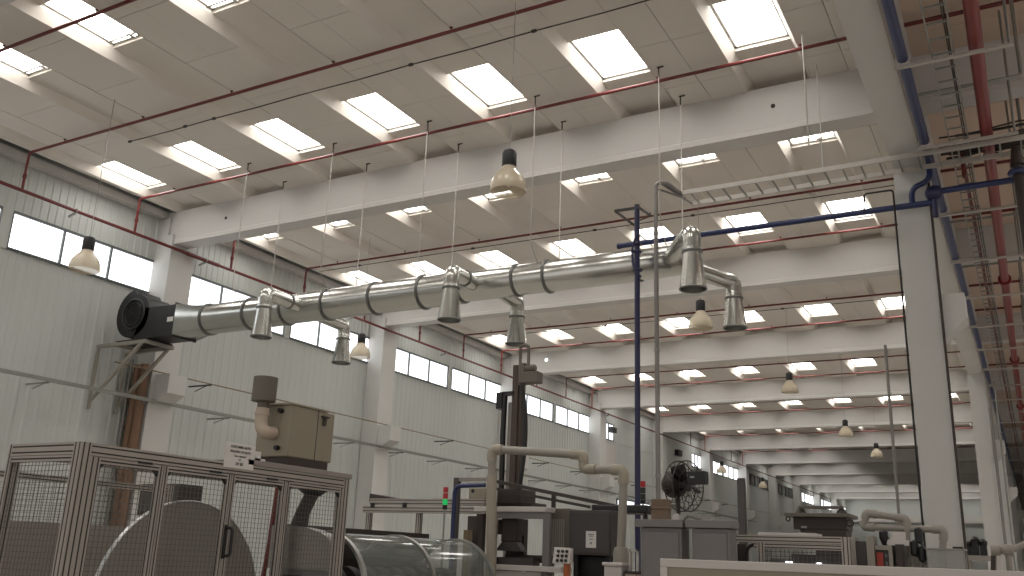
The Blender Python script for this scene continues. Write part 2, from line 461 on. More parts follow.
xo = ay(187, 318, YD).x
b = MB(); z0, z1 = ZD - .40, ZD + .40
b.prism([(XF + .1, z0 - .0), (xo, z0), (xo, z1), (XF + .35, z1 + .02)], 'xz', YD - .36, YD + .36)
b.box(xo - .03, xo, YD - .40, YD + .40, z0 - .04, z1 + .04); build('outlet_box', b, 'black', t)
q = ay(170, 319, YD - .37); b = MB(); b.box(q.x - .11, q.x + .11, YD - .367, YD - .36, q.z - .06, q.z + .06); o = build('rating_plate', b, 'paper', t); o['label'] = 'small white rating plate'
b = MB(); b.box(XF - .5, XF + .68, YD - .38, YD + .46, top + .001, top + .06); build('base_plate', b, 'black', t)

duct = thing('ventilation_duct', 'long round galvanised ventilation duct running from the blower across the hall', 'duct', (xo, YD, ZD))
x1 = ay(211, 318, YD).x
b = MB(); n = 32
sq = []; ci = []
for i in range(n):
    a = 2 * PI * i / n; c, s = math.cos(a), math.sin(a); k = .40 / max(abs(c), abs(s)); sq.append((YD + c * k, ZD + s * k)); ci.append((YD + .375 * c, ZD + .375 * s))
b.v += [(xo + .005, *q) for q in sq] + [(x1, *q) for q in ci]
for i in range(n): j = (i + 1) % n; b.face([i, j, n + j, n + i])
build('transition_piece', b, 'galv', duct)
XC = [ay(px + (0 if px < 215 else 5), py, YD).x for px, py in ((211, 316), (248, 312), (284, 307), (325, 301), (372, 296), (420, 290), (459, 286), (513, 281), (544, 276), (634, 263))]
RR = [.375, .375, .352, .352, .352, .352, .315, .315, .315, .295]
XE_ = -5.35
for i in range(10):
    xa, xb = XC[i], (XC[i + 1] if i < 9 else XE_)
    r0 = RR[i]; r1 = RR[min(i + 1, 9)]
    b = MB(); b.lathe([(r0, .0), (r0, (xb - xa) * .985), (r1, xb - xa)] if r0 != r1 else [(r0, 0), (r0, xb - xa)], (xa, YD, ZD), (1, 0, 0), 32); build('duct_section', b, 'galv', duct)
    c = MB(); c.lathe([(r0, -.02), (r0 + .035, -.02), (r0 + .035, .02), (r0, .02)], (xa, YD, ZD), (1, 0, 0), 32); build('collar', c, 'galvdull', duct)
b = MB(); b.lathe([(.295, 0), (.24, .16), (.05, .2), (0.001, .2)], (XE_, YD, ZD), (1, 0, 0), 28); build('end_cap', b, 'galv', duct)
NZ = 6.02
for i, (fx, bx) in enumerate((((261, 337), (341, 363)), ((449, 320), (516, 344)), ((693, 289), (735, 328)))):
    for side, px in ((-1, fx), (1, bx)):
        q = az(*px, NZ); y = YD + side * 1.4; x = q.x; y = q.y
        zt = ZD - (.02 if side < 0 else .08)
        rr = .155
        if i == 2:
            path = [(XE_ - .05, YD + side * .1, ZD), (x - .18, y - side * .22, zt), (x, y, zt), (x, y, NZ + .72)]
        else:
            path = [(x, YD + side * .2, ZD - .03), (x, y, zt), (x, y, NZ + .72)]
        b = MB(); b.tube(arc_path(path, .30, 6), rr, 20); e = build('branch_pipe', b, 'galv', duct)
        c = MB(); c.lathe([(rr, 0), (rr + .025, 0), (rr + .025, .03), (rr, .03)], (x, y, zt - .36), n=20)
        yy = YD + side * (.62 if i < 2 else .8)
        build('branch_collar', c, 'galvdull', e)
        if i < 2:
            c = MB(); c.lathe([(rr, 0), (rr + .022, 0), (rr + .022, .03), (rr, .03)], (x, yy, ZD - .02), (0, 1, 0), n=20); build('branch_collar', c, 'galvdull', e)
        b = MB(); b.lathe([(rr - .005, .74), (rr, .72), (rr, .60), (.225, .02), (.225, 0), (.21, 0), (.21, .02), (rr - .02, .58)], (x, y, NZ), n=24); e = build('nozzle', b, 'galv', duct)
        b = MB(); b.ring((x, y, NZ), (0, 0, 1), .225, .014, 28, 6); build('rim', b, 'galvdull', e)
# hanging rods of the duct
RODS = [('first pair of outlets', -16.12), ('second roof rib from the wall', -13.4), ('third roof rib', -10.73), ('fourth roof rib', -8.06), ('free end of the duct', -5.38)]
for nm, x in RODS:
    for yy, s in ((14.79, 'front'), (16.05, 'rear')):
        t = thing('hanger_rod', 'pale duct hanger rod, %s one at the %s' % (s, nm), 'rod', (x, yy, ZD), 'duct hanger rods')
        b = MB(); yb = YD + (-.33 if s == 'front' else .33); zb = ZD + .12 if x < -6 else ZD + .1
        b.tube([(x, yy, ZC - .22), (x, yy, ZD + .5), (x, yb, zb)], .011, 6); build('rod', b, 'wire', t)
        c = MB(); c.tube([(x, yy, ZC - .002), (x, yy, ZC - .2)], .014, 8); c.box(x - .03, x + .10, yy - .008, yy + .008, ZC - .025, ZC - .002); build('ceiling_hook', c, 'cable', t)
for yy, s in ((14.75, 'near'), (16.0, 'far')):
    x = -2.68; b = MB(); b.tube([(x, yy, ZC), (x, yy, 8.52)], .014, 6)
    solo('tray_hanger', b, 'wire', 'long pale rod from the ceiling to the ladder tray, the %s of the two' % s, 'rod', (x, yy, 8.52))

# ------------------------------------------------------------------ pendant lamps
def lamp(px, py, w, label, zt=10.7):
    S = 1.21; d = 907.4 * .57 / w; q = EYE + ray(px, py + w * .09) * d
    t = thing('high_bay_lamp', label, 'lamp', q, 'high bay lamps on wires')
    x, y, z = q
    b = MB(); R = .235
    prof = [(.238, 0), (.247, .03), (.242, .09), (.218, .17), (.172, .24), (.122, .295), (.1, .33), (.095, .36)]
    n = 48; b.lathe([(r * S, h * S) for r, h in prof], (x, y, z), n=n)
    for ring in range(len(prof)):
        for j in range(n):
            if j % 2: v = b.v[ring * n + j]; b.v[ring * n + j] = (x + (v[0] - x) * .965, y + (v[1] - y) * .965, v[2])
    build('shade', b, 'lampshade', t)
    b = MB(); b.lathe([(r * S, h * S) for r, h in ((.09, .34), (.098, .36), (.098, .55), (.08, .585), (.02, .59))], (x, y, z), n=20, cap=True); build('ballast_housing', b, 'black', t)
    b = MB(); b.lathe([(r * S, h * S) for r, h in ((.03, .34), (.035, .28), (.055, .2), (.05, .12), (.01, .08))], (x, y, z), n=12, cap=True); build('bulb', b, 'lamp', t)
    b = MB(); zt = ZC if zt > 10 else zt; b.tube([(x, y, z + .74), (x, y, zt)], .006, 6); b.ring((x, y, z + .73), (0, 1, 0), .03, .008, 12, 6); build('hanging_wire', b, 'zinc', t)
lamp(508, 189, 36, 'large clear bell lamp on a wire in front of the first white beam')
lamp(84, 268, 28, 'clear bell lamp hanging in front of the left wall windows beside the black blower')
lamp(360, 356, 19.5, 'clear bell lamp hanging before the window band beside the rear duct outlet')
lamp(701, 326, 23, 'clear bell lamp hanging under the last duct outlet on the right')
lamp(790, 391, 16, 'bell lamp with black top hanging before the fourth beam')
lamp(846, 435, 13, 'bell lamp with black top hanging low before the far beams')
lamp(877, 456, 11, 'small bell lamp with black top hanging beside the thin grey pole')
lamp(722, 472, 9, 'small white bell lamp hanging before the far bright windows')
lamp(763, 487, 8, 'small white bell lamp hanging before the dark far windows')

# ------------------------------------------------------------------ blue compressed-air pipes
t = thing('blue_girder_pipe', 'thick blue pipe running along the side of the valley girder', 'pipe', (-.93, 6, 8.6))
b = MB(); b.tube([(-.93, 2, 8.6), (-.93, 90, 8.6)], .075, 14); build('pipe_run', b, 'blue', t)
TY = [12.6, 15.52, 18.95, 22.2, 25.45, 28.7, 31.9, 35.2, 38.4, 41.7, 45, 48.2, 51.5, 58, 64.5, 71]
for y in TY[:9]:
    c = MB(); c.ring((-.93, y, 8.6), (0, 1, 0), .085, .022, 18, 6); c.box(-1.03, -.83, y - .03, y + .03, 8.502, 8.525); o = build('pipe_clamp', c, 'white', t); o['label'] = 'white pipe clamp'
t = thing('blue_cross_pipe', 'blue pipe crossing the hall from the column to beyond the duct', 'pipe', (-.96, 16.4, 7.86))
b = MB(); xa = ay(620, 246, 16.4); b.tube([xa, (-.9, 16.4, xa.z)], .055, 12); build('pipe_run', b, 'blue', t)
b = MB(); b.tube([(xa.x + .02, 16.4, xa.z), (xa.x - .05, 16.4, xa.z)], .065, 12); build('end_plug', b, 'navy', t)
zx = xa.z
b = MB(); b.tube(arc_path([(-1.28, 16.4, zx), (-1.28, 16.4, zx + .32), (-.96, 16.4, zx + .42), (-.96, 16.4, 8.55)], .18, 6), .05, 12); build('riser_bend', b, 'blue', t)
b = MB(); b.lathe([(.05, -.14), (.12, -.1), (.14, 0), (.12, .1), (.05, .14)], (-.92, 16.38, zx + .16), (1, 0, 0), 16, cap=True); b.tube([(-.92, 16.38, zx + .1), (-.92, 16.3, zx - .3)], .05, 10); build('valve', b, 'navy', t)
b = MB(); b.tube([(-.9, 16.38, zx + .18), (.85, 16.38, zx + .2)], .055, 12); solo('blue_branch_pipe', b, 'blue', 'short blue pipe passing right from the valve beside the column head', 'pipe', (-.9, 16.38, zx + .2))
pb = az(637, 205, 7.98)
t = thing('blue_drop_pole', 'tall navy blue vertical pipe with a square wire frame at its top', 'pole', (pb.x, pb.y, 0))
b = MB(); b.tube([(pb.x, pb.y, 0), (pb.x, pb.y, 7.98)], .05, 12); build('pole', b, 'navy', t)
b = MB(); c0 = (pb.x, pb.y, 8.18); dd = Vector((-.42, .0, -.02)); 
fr = [az(636, 206, 8.15), az(614, 208, 8.0), az(632, 222, 7.9)]
y_ = pb.y
P_ = [ay(637, 208, y_), ay(615, 211, y_ + .05), ay(634, 225, y_ + .05)]
for a, c in ((0, 1), (1, 2)): b.bar(P_[a], P_[c], .045)
P_ = [ay(637, 206, y_ - .02), ay(651, 216, y_ - .1)]
b.bar(P_[0], P_[1], .045); b.bar(P_[1], ay(638, 221, y_), .02); build('top_frame', b, 'cable', t)
b = MB()
for px, py in ((637, 244), (637, 252), (638, 270)): q = ay(px, py, y_); b.ring(q, (0, 0, 1), .075, .018, 16, 6)
q = ay(636, 255, y_); b.tube(arc_path([ay(638, 232, y_ - .06), ay(631, 250, y_ - .08), ay(634, 268, y_ - .08), ay(641, 277, y_ - .06)], .2, 5), .02, 8); build('hose_coil', b, 'navy', t)

# grey conduit pole and ladder trays
pg = az(655.5, 184, 8.42)
t = thing('conduit_pole', 'slim grey conduit pole rising to the left end of the ladder tray', 'pole', (pg.x, pg.y, 0))
b = MB(); b.tube(arc_path([(pg.x, pg.y, 0), (pg.x, pg.y, 8.44), (pg.x + .18, pg.y + .1, 8.46), (pg.x + .25, 15.75, 8.46)], .12, 5), .042, 12); build('pole', b, 'greypipe', t)
b = MB(); b.bar((pg.x + .06, pg.y, 8.3), (pg.x + .28, 15.9, 8.42), .03); b.bar((pg.x + .1, pg.y, 8.42), (pg.x + .28, 16.3, 8.46), .03); build('brace', b, 'greypipe', t)
for z in (3.0, 5.2, 7.4):
    c = MB(); c.lathe([(.043, 0), (.052, 0), (.052, .05), (.043, .05)], (pg.x, pg.y, z), n=12); build('coupling', c, 'zinc', t)
t = thing('ladder_tray', 'grey ladder cable tray running across the hall in front of the column head', 'cable tray', (-5.3, 15.7, 8.46))
for y in (15.7, 16.3):
    b = MB(); b.box(-5.25, .55, y - .012, y + .012, 8.42, 8.51); build('side_rail', b, 'wire', t)
for i in range(19):
    x = -5.1 + i * .31; b = MB(); b.box(x - .014, x + .014, 15.71, 16.29, 8.43, 8.455); build('rung', b, 'zinc', t)
t = thing('aisle_ladder_tray', 'narrow ladder cable tray running lengthwise right of the blue girder pipe', 'cable tray', (-.45, 11, 8.55))
for x in (-.56, -.28):
    b = MB(); b.box(x - .01, x + .01, 9, 60, 8.55, 8.60); build('side_rail', b, 'zinc', t)
for i in range(64):
    y = 10.5 + i * .42; b = MB(); b.box(-.55, -.29, y - .013, y + .013, 8.552, 8.575); build('rung', b, 'zinc', t)
b = MB()
for i in range(2):
    x = -.34 + .03 * i; b.tube([(x + random.uniform(-.01, .01), 9 + s * 4, 8.585 + random.uniform(0, .02)) for s in range(13)], .011, 6)
o = solo('tray_cables', b, 'cable', 'dark cables lying on the narrow lengthwise ladder tray', 'cables', (-.5, 11, 8.58)); o['kind'] = 'stuff'
# big red pipe, thin red pipe, trapezes
t = thing('red_header_pipe', 'thick dark red pipe running lengthwise through the aisle right of the girder', 'pipe', (0, 8, 8.64))
b = MB(); b.tube([(0.0, 4, 8.64), (0.0, 100, 8.64)], .095, 16); build('pipe_run', b, 'redbig', t)
for y in (24.6, 34.5, 44.5):
    c = MB(); c.lathe([(.095, -.06), (.15, -.06), (.15, .06), (.095, .06)], (0, y, 8.64), (0, 1, 0), 18); build('flange', c, 'redbig', t)
b = MB(); b.tube([(-.42, 16.5, 8.66), (-.42, 80, 8.66)], .035, 8); b.tube(arc_path([(-.42, 16.5, 8.66), (-.42, 16.45, 8.66), (-.42, 16.4, 8.2)], .05, 3), .035, 8)
solo('thin_red_pipe', b, 'red', 'thin light red pipe running lengthwise between the blue and the thick red pipes', 'pipe', (-.42, 16.5, 8.72))
names = ['topmost in the photo', 'second from the photo top', 'third from the photo top', 'fourth from the photo top', 'fifth from the photo top', 'sixth from the photo top', 'seventh from the photo top', 'eighth from the photo top', 'ninth from the photo top']
for i, y in enumerate(TY):
    t = thing('trapeze_hanger', ('pale trapeze rail carrying the blue and red pipes, %s' % names[i]) if i < 9 else 'small far trapeze rail in the dark depth of the right aisle', 'rail', (XGR, y, 8.47), 'trapeze rails under the pipes')
    b = MB(); b.box(XGR + .0, .45, y - .03, y + .03, 8.46, 8.50); build('rail', b, 'wire', t)
    b = MB(); b.tube([(.40, y, 8.50), (.40, y, ZC)], .02, 8); build('hanging_rod', b, 'zinc', t)
    if i % 2:
        b = MB(); b.box(-1.02, -.985, y - .02, y + .02, 8.5, 9.2); build('wall_strap', b, 'zinc', t)
for i, (y, z) in enumerate(((14.3, 8.86), (17.3, 8.9), (20.6, 8.9), (24.0, 8.9))):
    b = MB(); b.tube(arc_path([(XGR + .02, y, z), (.55, y, z), (.55, y, ZC)], .05, 4), .028, 8)
    solo('square_bent_conduit', b, 'zinc', 'thin conduit bent up beside the thick red pipe, %s' % ['nearest one', 'one beside the cable tangle', 'one past the column head', 'farthest one'][i], 'conduit', (XGR, y, z))
# cable tangle by the column head
b = MB()
for i in range(13):
    pts = []
    y = 16.3 + .09 * i + random.uniform(-.1, .1); z = 8.87 + random.uniform(0, .12); a0 = random.uniform(-.8, -.4); a1 = random.uniform(.3, 2.2)
    for s in range(9):
        u = s / 8; pts.append((a0 + (a1 - a0) * u, y + .25 * math.sin(u * 6 + i), z + .12 * math.sin(u * (5 + i % 4) + i) * (1 - u * .3)))
    b.tube(pts, .016 + .01 * (i % 3), 6)
o = solo('cable_tangle', b, 'cable', 'tangle of dark cables over the ladder tray right of the column head', 'cables', (-.6, 16.5, 8.8)); o['kind'] = 'stuff'
b = MB(); q = ay(1017, 160, 16.1); b.tube([(q.x, 16.1, q.z + .25), (q.x, 16.1, q.z), (q.x, 16.1, q.z - .1)], [.06, .1, .11], 12); b.tube([(q.x, 16.1, q.z - .1), (q.x + .02, 16.1, 0)], .085, 12); 
solo('drop_hose', b, 'brown', 'dark brown hose hanging at the right edge of the photo beside the blue pipe', 'hose', (q.x, 16.1, 0))
b = MB(); b.ring((q.x, 16.1, zx + .2), (0, 0, 1), .12, .05, 18, 8); solo('blue_hose_collar', b, 'blue', 'blue ring around the dark hose at the right edge of the photo', 'ring', (q.x, 16.1, zx + .2))
# column fittings
b = MB(); b.tube([(XGR + .05, 16.58, 0), (XGR + .05, 16.58, 8.4)], .022, 10); solo('downpipe', b, 'brown', 'thin dark downpipe along the right edge of the nearest column', 'pipe', (XGR + .06, 16.56, 0))
q0, q1, q2 = ay(864, 211, 16.3), ay(864, 194, 16.3), ay(893, 190, 16.3)
b = MB(); b.tube(arc_path([q0, q1, q2, (q2.x, 16.3, 0)], .06, 4), .018, 8); solo('black_cable', b, 'rubber', 'black cable hanging down along the left edge of the nearest column', 'cable', (q2.x, 16.3, 0))
q = ay(885, 345, 19); b = MB(); b.tube([(q.x, 19, 0), (q.x, 19, q.z)], .03, 8); solo('slim_pole', b, 'greypipe', 'thin grey vertical pipe left of the nearest column', 'pole', (q.x, 19, 0))

for x, r, m_, lab in ((XGR + .1, .05, 'greypipe', 'grey downpipe on the right side of the second column'), (XGR + .32, .035, 'zinc', 'thin grey conduit standing right of the second column')):
    b = MB(); b.tube([(x, 36.5, 0), (x, 36.5, 8.3)], r, 10); solo('downpipe', b, m_, lab, 'pipe', (x, 36.5, 0))
# ------------------------------------------------------------------ left wall fittings
XF_ = -20.36
def wall_run(name, label, a, c, r, m, brk, m2):
    p0, p1 = ax(*a, XF_), ax(*c, XF_); d = (p1 - p0) / (p1.y - p0.y)
    t = thing(name, label, 'conduit', p0)
    b = MB(); b.tube([p0 - d * 2, p1 + d * 30], r, 8) if m != 'zinc' else b.bar(p0 - d * 2, p1 + d * 30, .07, .09)
    build('run', b, m, t)
    y = p0.y + 1.2
    while y < p1.y + 20:
        q = p0 + d * (y - p0.y); c_ = MB()
        c_.box(XW + .02, q.x + .1, q.y - .02, q.y + .02, q.z - r - .045, q.z - r - .005); c_.bar((q.x - .1, q.y, q.z - r - .04), (XW + .3, q.y, q.z - .2), .02); build('bracket', c_, m2, t)
        y += brk
wall_run('wall_cable_channel', 'grey cable channel on brackets, the lower of the two lines along the left wall', (0, 370), (617, 494), .045, 'zinc', 2.9, 'zinc')
wall_run('wall_conduit', 'thin beige brown conduit, the upper of the two lines along the left wall', (176, 376), (650, 486), .02, 'yellow', 4.3, 'cable')
t = thing('rusty_pipes', 'rusty brown upright pipes beside the wall column under the black blower', 'pipe', (-20.8, 16.2, 0))
for x, r in ((-20.62, .12), (-20.88, .11)):
    b = MB(); b.tube([(x, 16.24, 0), (x, 16.24, 6.25)], r, 14); build('pipe', b, 'rust', t)
b = MB(); b.tube([(-21.08, 16.15, 0), (-21.08, 16.15, 6.4)], .05, 10); o = build('conduit', b, 'greypipe', t); o['label'] = 'grey conduit'
for nm, p, s, lab in (('wall_speaker', (613, 430), .16, 'small black speaker box on the wall beside the single far window'), ('wall_speaker', (679, 453), .2, 'small black speaker box on the far wall above the floor fan')):
    q = ax(*p, -21.0); b = MB(); b.box(q.x - .2, q.x + .12, q.y - s * 2, q.y + s * 2, q.z - s, q.z + s); o = solo(nm, b, 'rubber', lab, 'speaker', q, bevel=.02)
q0, q1 = ax(601, 441, -21.12), ax(615, 470, -21.12)
b = MB(); b.box(-21.18, -21.1, q0.y, q1.y, q1.z, q0.z); solo('wall_panel', b, 'white', 'pale flat panel fixed on the left wall below the single far window', 'panel', (q0.x, q0.y, q1.z), bevel=.01)
for i, (xa, ya, xb, yb) in enumerate(((617, 499, 621, 514), (626, 500, 650, 511))):
    q0, q1 = ax(xa, ya, -21.1), ax(xb, yb, -21.1); wn += 1
    fr = MB(); n = 1 + 2 * i
    for q in range(n + 1): yy = q0.y + (q1.y - q0.y) * q / n; fr.box(-21.14, -21.07, yy - .05, yy + .05, q1.z, q0.z)
    fr.box(-21.14, -21.07, q0.y, q1.y, q0.z - .05, q0.z + .05); fr.box(-21.14, -21.07, q0.y, q1.y, q1.z - .05, q1.z + .05)
    o = struct('window_%d' % wn, fr, 'frame'); p = MB(); p.box(-21.12, -21.1, q0.y, q1.y, q1.z, q0.z); build('pane', p, 'wpane', o, smooth=False)
q = ay(546.5, 360, BY + 20); b = MB(); b.lathe([(.001, -.03), (.06, -.03), (.075, 0), (.07, .02)], (q.x, BY + 19.97, q.z), (0, 1, 0), 16); tag(build('light_leak_spot', b, 'wpane', None, (q.x, BY + 19.97, q.z)), 'tiny glowing disc standing in for leaking light on the third white beam', 'lamp')  # glowing disc added for a speck of leaking light, no lamp there
# far wall trim and far crossing rails
b = MB(); b.box(-20.6, -2, YB - .35, YB, 7.6, 8.3); struct('trim_1', b, 'white')

# ------------------------------------------------------------------ aluminium enclosure
def prof(mb, x0, x1, y0, y1, z0, z1):
    mb.box(x0, x1, y0, y1, z0, z1, 0)
    e = .0015; g = .0055
    D = [x1 - x0, y1 - y0, z1 - z0]; ax_ = D.index(max(D)); lo = [x0, y0, z0]; hi = [x1, y1, z1]
    for side in range(3):
        if side == ax_: continue
        other = 3 - ax_ - side; wd = D[other]; cs = [.5] if wd < .06 else [.25, .75]
        for c in cs:
            l2, h2 = lo[:], hi[:]; l2[other] = lo[other] + wd * c - g; h2[other] = lo[other] + wd * c + g
            l2[side] -= e; h2[side] += e
            mb.box(l2[0], h2[0], l2[1], h2[1], l2[2], h2[2], 1)
def mesh_yz(x, y0, y1, z0, z1, p=.042, w=.0016):
    b = MB(); y = y0 + p / 2
    while y < y1: b.box(x - w, x + w, y - w, y + w, z0, z1); y += p
    z = z0 + p / 2
    while z < z1: b.box(x - w, x + w, y0, y1, z - w, z + w); z += p
    return b
def mesh_xz(y, x0, x1, z0, z1, p=.042, w=.0016):
    b = MB(); x = x0 + p / 2
    while x < x1: b.box(x - w, x + w, y - w, y + w, z0, z1); x += p
    z = z0 + p / 2
    while z < z1: b.box(x0, x1, y - w, y + w, z - w, z + w); z += p
    return b
AG = ['alu', 'groove']
XE, YE0, YE1, ZE, XB = -6.05, 4.32, 7.42, 2.30, -6.92
en = thing('machine_enclosure', 'aluminium profile safety enclosure with wire mesh doors at the lower left', 'enclosure', (XE - .4, 5.8, 0))
def post(x0, x1, y0, y1, z1=ZE):
    b = MB(); prof(b, x0, x1, y0, y1, 0.0, z1); return build('post', b, AG, en, smooth=False)
post(XE - .09, XE, YE0, YE0 + .09); post(XE - .045, XE, YE0 + .092, YE0 + .137, 2.2); post(XE - .09, XE, YE1 - .09, YE1); post(XB, XB + .045, YE0, YE0 + .09); post(XB, XB + .09, YE1 - .09, YE1)
def rail(*a):
    b = MB(); prof(b, *a); return build('rail', b, AG, en, smooth=False)
rail(XE - .045, XE, YE0 + .09, YE1 - .09, 2.21, 2.30); rail(XB + .045, XE - .09, YE0, YE0 + .045, 2.21, 2.30)
rail(XB + .045, XE - .09, YE0 + .005, YE0 + .045, 2.162, 2.207); rail(XB, XB + .045, YE0 + .09, YE1 - .09, 2.21, 2.30); rail(XB + .09, XE - .09, YE1 - .045, YE1, 2.21, 2.30)
rail(XE - .045, XE, YE0 + .09, YE1 - .09, .05, .14)
b = mesh_xz(YE0 + .03, XB + .05, XE - .1, .1, 2.16); o = build('mesh_panel', b, 'mesh', en, smooth=False)
for i, (a, c, nm) in enumerate(((YE0 + .14, 5.085, 'door'), (5.095, 5.815, 'door'), (5.825, 6.50, 'door'), (6.51, YE1 - .092, 'fixed_panel'))):
    b = MB(); w = .042
    prof(b, XE - .04, XE - .002, a, a + w, .15, 2.2); prof(b, XE - .04, XE - .002, c - w, c, .15, 2.2)
    prof(b, XE - .04, XE - .002, a + w, c - w, 2.158, 2.2); prof(b, XE - .04, XE - .002, a + w, c - w, .15, .19)
    d_ = build(nm, b, AG, en, smooth=False)
    build('mesh_panel', mesh_yz(XE - .025, a + w, c - w, .19, 2.158), 'mesh', d_, smooth=False)
    for yy, sg in ((a + w, 1), (c - w, -1)):
        k = MB(); k.prism([(yy, 2.158), (yy + sg * .045, 2.158), (yy, 2.113)], 'yz', XE - .035, XE - .006); build('corner_bracket', k, 'rubber', d_, smooth=False)
    if i == 1:
        q = ax(231, 542, XE); yy = c + .012; h = MB(); zz = q.z
        h.tube(arc_path([(XE - .004, yy, zz + .115), (XE + .06, yy + .02, zz + .115), (XE + .06, yy + .02, zz - .115), (XE - .004, yy, zz - .115)], .03, 5), .013, 10); h.box(XE - .004, XE + .004, yy - .02, yy + .02, zz - .14, zz + .14)
        o = build('handle', h, 'rubber', d_); o['label'] = 'black bow handle'
    if i < 3:
        k = MB(); k.box(XE - .002, XE + .01, c - .25, c - .12, 2.196, 2.212); build('hinge', k, 'rubber', d_, smooth=False)
b = MB(); b.box(XB, XE + .012, 5.98, YE1 + .02, 2.302, 2.352); solo('roof_plate', b, 'steel', 'grey sheet plate lying on the enclosure top under the filter unit', 'plate', (XE - .4, 6.6, 2.302), bevel=.004)
# sign on the top rail
qa, qb = ax(223.5, 466, XE + .012), ax(253, 471, XE + .012); qt = ax(225, 441, XE + .012)
sg = thing('paper_sign', 'white printed paper sign standing on the enclosure top rail', 'sign', (XE + .012, (qa.y + qb.y) / 2, 2.2))
b = MB(); z0 = (qa.z + qb.z) / 2; z1 = qt.z + .0; b.box(XE + .008, XE + .012, qa.y, qb.y, z0, z1); build('sheet', b, 'paper', sg, smooth=False)
wd = qb.y - qa.y; ht = z1 - z0
for i, (s, fz, sz, bold) in enumerate((('CUSTOMER AUTO', .80, .135, 1), ('MAQUINA DE AUTO', .62, .12, 1), ('Cant. standard', .45, .115, 0), ('LB', .31, .11, 0), ('DF 50', .12, .16, 1))):
    cu = bpy.data.curves.new('lettering', 'FONT'); cu.body = s; cu.size = ht * sz; cu.align_x = 'CENTER'; cu.extrude = .0006; cu.offset = .0009 if bold else .0002
    tmp = bpy.data.objects.new('tmp', cu); me = bpy.data.meshes.new_from_object(tmp); bpy.data.objects.remove(tmp); bpy.data.curves.remove(cu); me.name = 'lettering'; me.materials.clear(); me.materials.append(M['ink'])
    o = bpy.data.objects.new('lettering', me); link(o, sg)
    o.matrix_local = Matrix.Translation((.0018, 0, z0 + ht * fz - 2.2)) @ Matrix(((0, 0, 1, 0), (1, 0, 0, 0), (0, 1, 0, 0), (0, 0, 0, 1)))
b = MB(); q = ax(258, 461, XE); b.box(XE - .03, XE + .0, q.y - .03, q.y + .03, 2.352, 2.43); b.box(XE - .03, XE, q.y - .03, q.y + .09, 2.352, 2.37); solo('small_bracket', b, 'paper', 'small white angle bracket beside the paper sign', 'bracket', (XE, q.y, 2.352))

# filter unit
xf = -6.20; yf0 = 6.64; yf1 = ax(331, 462, xf).y; zf0, zf1 = 2.45, az(287, 405, 2.93).z
zf1 = ay(287, 405, yf0).z; xl = ay(254, 455, yf0).x
ft = thing('fume_filter_unit', 'beige box fume filter with round drum and pale elbow on top of the enclosure', 'filter', (xf - .2, yf0 + .3, 2.353))
b = MB(); b.box(xl, xf, yf0, yf1, zf0, zf1); build('housing', b, 'beige', ft, bevel=.012)
b = MB(); b.box(xl - .01, xf + .012, yf0 - .012, yf1 - .12, zf1, zf1 + .022); build('lid', b, 'beige', ft, bevel=.006)
b = MB(); b.box(xl + .03, xf - .0, yf0 + .03, yf1 - .05, 2.353, zf0); build('plinth', b, 'brown', ft)
for px, py in ((282.5, 411), (278.5, 448)):
    q = ay(px, py, yf0); b = MB(); b.lathe([(.001, -.05), (.022, -.05), (.026, -.02), (.018, 0)], (q.x, yf0, q.z), (0, 1, 0), 14); build('knob', b, 'rubber', ft)
q = ax(324, 421, xf); b = MB(); b.box(xf, xf + .02, q.y - .02, q.y + .02, q.z - .05, q.z + .03); b.box(xf, xf + .03, q.y - .05, q.y + .05, q.z + .03, q.z + .045); build('latch', b, 'brown', ft)
b = MB(); q = ax(316, 440, xf); b.box(xf, xf + .004, q.y - .003, q.y + .003, zf0, zf1); build('panel_seam', b, 'brown', ft)
q = ay(272, 433, yf0); ye = yf0 - .13; qd = ay(263, 405, ye); xq = qd.x
b = MB(); b.tube(arc_path([(q.x + .03, yf0, q.z), (xq + .05, ye, q.z - .01), (xq, ye, q.z + .06), (xq, ye, qd.z - .03)], .09, 6), .062, 16); b.lathe([(.062, 0), (.072, 0), (.072, .03), (.062, .03)], (xq, ye, qd.z - .1), n=18); build('elbow_pipe', b, 'pvcpink', ft)
zd = ay(262, 402, ye).z; zt_ = ay(262, 378, ye).z
b = MB(); b.lathe([(.05, -.1), (.055, -.01), (.10, 0), (.118, .004), (.118, zt_ - zd), (.108, zt_ - zd), (.10, zt_ - zd - .02), (.001, zt_ - zd - .02)], (xq, ye, zd), n=28); build('filter_drum', b, 'taupe', ft)

# inside: big disc, hooded machine, red pipe
dk = thing('steel_disc', 'large round grey steel disc standing behind the mesh doors', 'disc', (-6.46, 5.76, .19))
b = MB(); b.lathe([(.001, .0), (.88, .0), (.886, .006), (.886, .02), (.88, .026), (.001, .026)], (-6.44, 5.764, 1.082), (1, 0, 0), 72); build('plate', b, 'steel', dk)
b = MB(); b.lathe([(.884, -.006), (.894, -.006), (.894, .03), (.884, .03)], (-6.44, 5.764, 1.082), (1, 0, 0), 72); build('rim', b, 'edge', dk)
b = MB(); b.lathe([(.12, -.3), (.12, 0)], (-6.44, 5.764, 1.082), (1, 0, 0), 20, cap=True); b.box(-6.78, -6.6, 5.6, 5.93, 0, 1.0); b.box(-6.8, -6.4, 5.5, 6.03, 0, .06); build('bearing_stand', b, 'brown', dk)
YH = 7.5
q0, q1, q2 = ay(270, 545, YH), ay(330, 545, YH), ay(290, 526, YH)
hm = thing('hooded_machine', 'dark grey machine with rounded hood and chute behind the right mesh panel', 'machine', ((q0.x + q1.x) / 2, YH + .3, 0))
b = MB(); pl = [(q0.x, 1.4), (q1.x, 1.4)]; 
